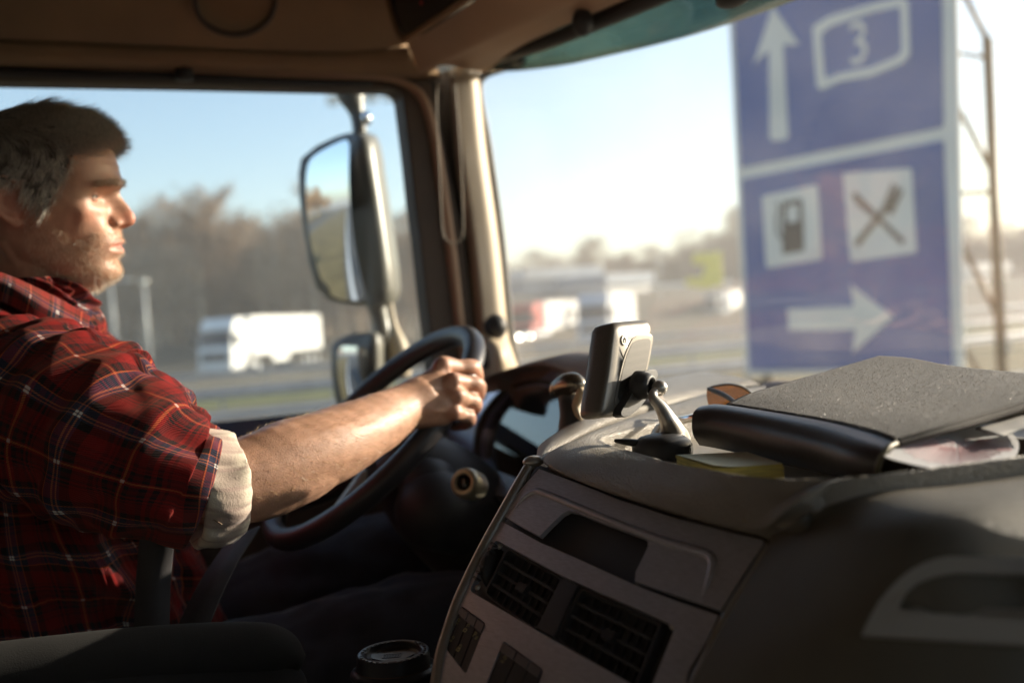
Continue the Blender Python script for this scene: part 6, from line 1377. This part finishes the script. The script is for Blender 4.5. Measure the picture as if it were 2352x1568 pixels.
stand = [[P(*q) for q in c] for c in (((-60, 640, 1.26), (0, 640, 1.255), (60, 662, 1.245), (120, 690, 1.245), (180, 722, 1.27), (215, 738, 1.30)), ((-60, 720, 1.24), (0, 730, 1.23), (60, 750, 1.22), (120, 775, 1.22), (180, 790, 1.25), (220, 800, 1.29)))]
Cn = np.array([cr(c, 50) for c in stand]); newobj('collar_stand', Cn.reshape(-1, 3), gridfaces(2, 50), 'plaid', shirt, uv=np.array([[(j/49*.2, i*.04) for j in range(50)] for i in range(2)]).reshape(-1, 2))
far = [[P(*q) for q in c] for c in (((150, 712, 1.36), (175, 698, 1.37), (200, 684, 1.38), (214, 690, 1.385)), ((172, 728, 1.32), (195, 708, 1.33), (215, 700, 1.345), (226, 712, 1.355)), ((195, 745, 1.30), (215, 735, 1.30), (236, 730, 1.32), (242, 742, 1.33)), ((210, 765, 1.28), (226, 765, 1.28), (240, 762, 1.30), (243, 768, 1.31)))]
Cn = np.array([cr(c, 30) for c in far]); Cn = np.array([cr(Cn[:, j], 30) for j in range(30)]).transpose(1, 0, 2)
cf2 = newobj('collar', Cn.reshape(-1, 3), gridfaces(30, 30), 'plaid', shirt, uv=np.array([[(j/29*.05, i/29*.09) for j in range(30)] for i in range(30)]).reshape(-1, 2)); solidify(cf2, .0035, 0)
plk = [[P(*q) for q in c] for c in (((196, 776, 1.265), (222, 812, 1.26), (262, 868, 1.26), (300, 930, 1.26)), ((238, 764, 1.30), (262, 800, 1.30), (290, 842, 1.31), (322, 895, 1.32)), ((245, 768, 1.33), (272, 802, 1.33), (300, 845, 1.34), (330, 897, 1.35)))]
Cn = np.array([cr(c, 50) for c in plk]); Cn = np.array([cr(Cn[:, j], 16) for j in range(50)]).transpose(1, 0, 2)
pk = newobj('button_placket', Cn.reshape(-1, 3), gridfaces(16, 50), 'plaid', shirt, uv=np.array([[(i/15*.04+.05, j/49*.13) for j in range(50)] for i in range(16)]).reshape(-1, 2)); solidify(pk, .003, 0)
newobj('button', *lathe([(0, .001), (.003, .001), (.0052, .002), (.006, .001), (.006, -.001), (0, -.001)], P(229, 793, 1.282), -fw+rt*.5+up*.3, 24), mat('horn_button', (.55, .38, .2), .35), pk)
# trousers
for hp, kn in ((T(-.06, 1.36, -.53), T(.52, 1.33, -.445)), (T(-.06, 1.58, -.53), T(.55, 1.64, -.41))):
    pts = np.array([hp, hp*.6+kn*.4+U*.01, kn-F*.03+U*.006, kn+F*.035-U*.03, kn+F*.06-U*.15, kn+F*.12-U*.42]); rad = np.array([.115, .100, .084, .078, .072, .065])
    C = cr(np.c_[pts, rad], 120); vv_, ff_ = tube(C[:, :3], C[:, 3], 72); vv_ = np.array(vv_); kx = np.repeat(np.arange(120), 72); an = np.tile(np.arange(72)/72*2*math.pi, 120)
    ctr_ = C[kx, :3]; nn2 = (vv_-ctr_)/np.linalg.norm(vv_-ctr_, axis=1)[:, None]; vv_ = vv_+nn2*(fbm(np.stack([np.cos(an), np.sin(an), kx/120*9], 1), 71, 3)*.0045)[:, None]
    newobj('jeans_leg', vv_, ff_, 'denim', man)
newobj('jeans_waist', *ellipsoid(T(.0, 1.47, -.56), (.20, .22, .13), np.array([F, L, U])), 'denim', man)
# seat belt
def strap(name, pts, wdt, across, m='belt'):
    C = cr(np.array(pts), 60); VV = [q+across*w_*wdt/2 for w_ in (-1, 1) for q in C]; o = newobj(name, VV, gridfaces(2, 60), m, seat); solidify(o, .0022, 0); return o
strap('seat_belt', [P(368, 1150, 1.10), P(360, 1240, 1.15), P(352, 1340, 1.15), P(348, 1450, 1.12), P(345, 1560, 1.10)], .040, rt)
strap('lap_belt', [P(560, 1225, 1.28), P(505, 1310, 1.18), P(460, 1400, 1.13), P(425, 1490, 1.10), P(400, 1560, 1.10)], .046, rt*.9+up*.4)

# fibres on the binder cloth, coloured pale to give it bright sparkles
cvv = np.array([tuple(q.co) for q in cov.data.vertices]); ii = hr.integers(0, len(cvv)-nb-2, 12000); pf = cvv[ii]+(cvv[ii+1]-cvv[ii])*hr.random((12000, 1))+U*.0017
M['fibre'] = hairmat('cloth_fibre', (.34, .27, .2), .6)
strands('loose_fibres', pf, U*.6+hr.normal(0, .7, (12000, 3)), hr.uniform(.0008, .0026, 12000), .00011, 'fibre', cov, 3, 1.0, 0, 12)
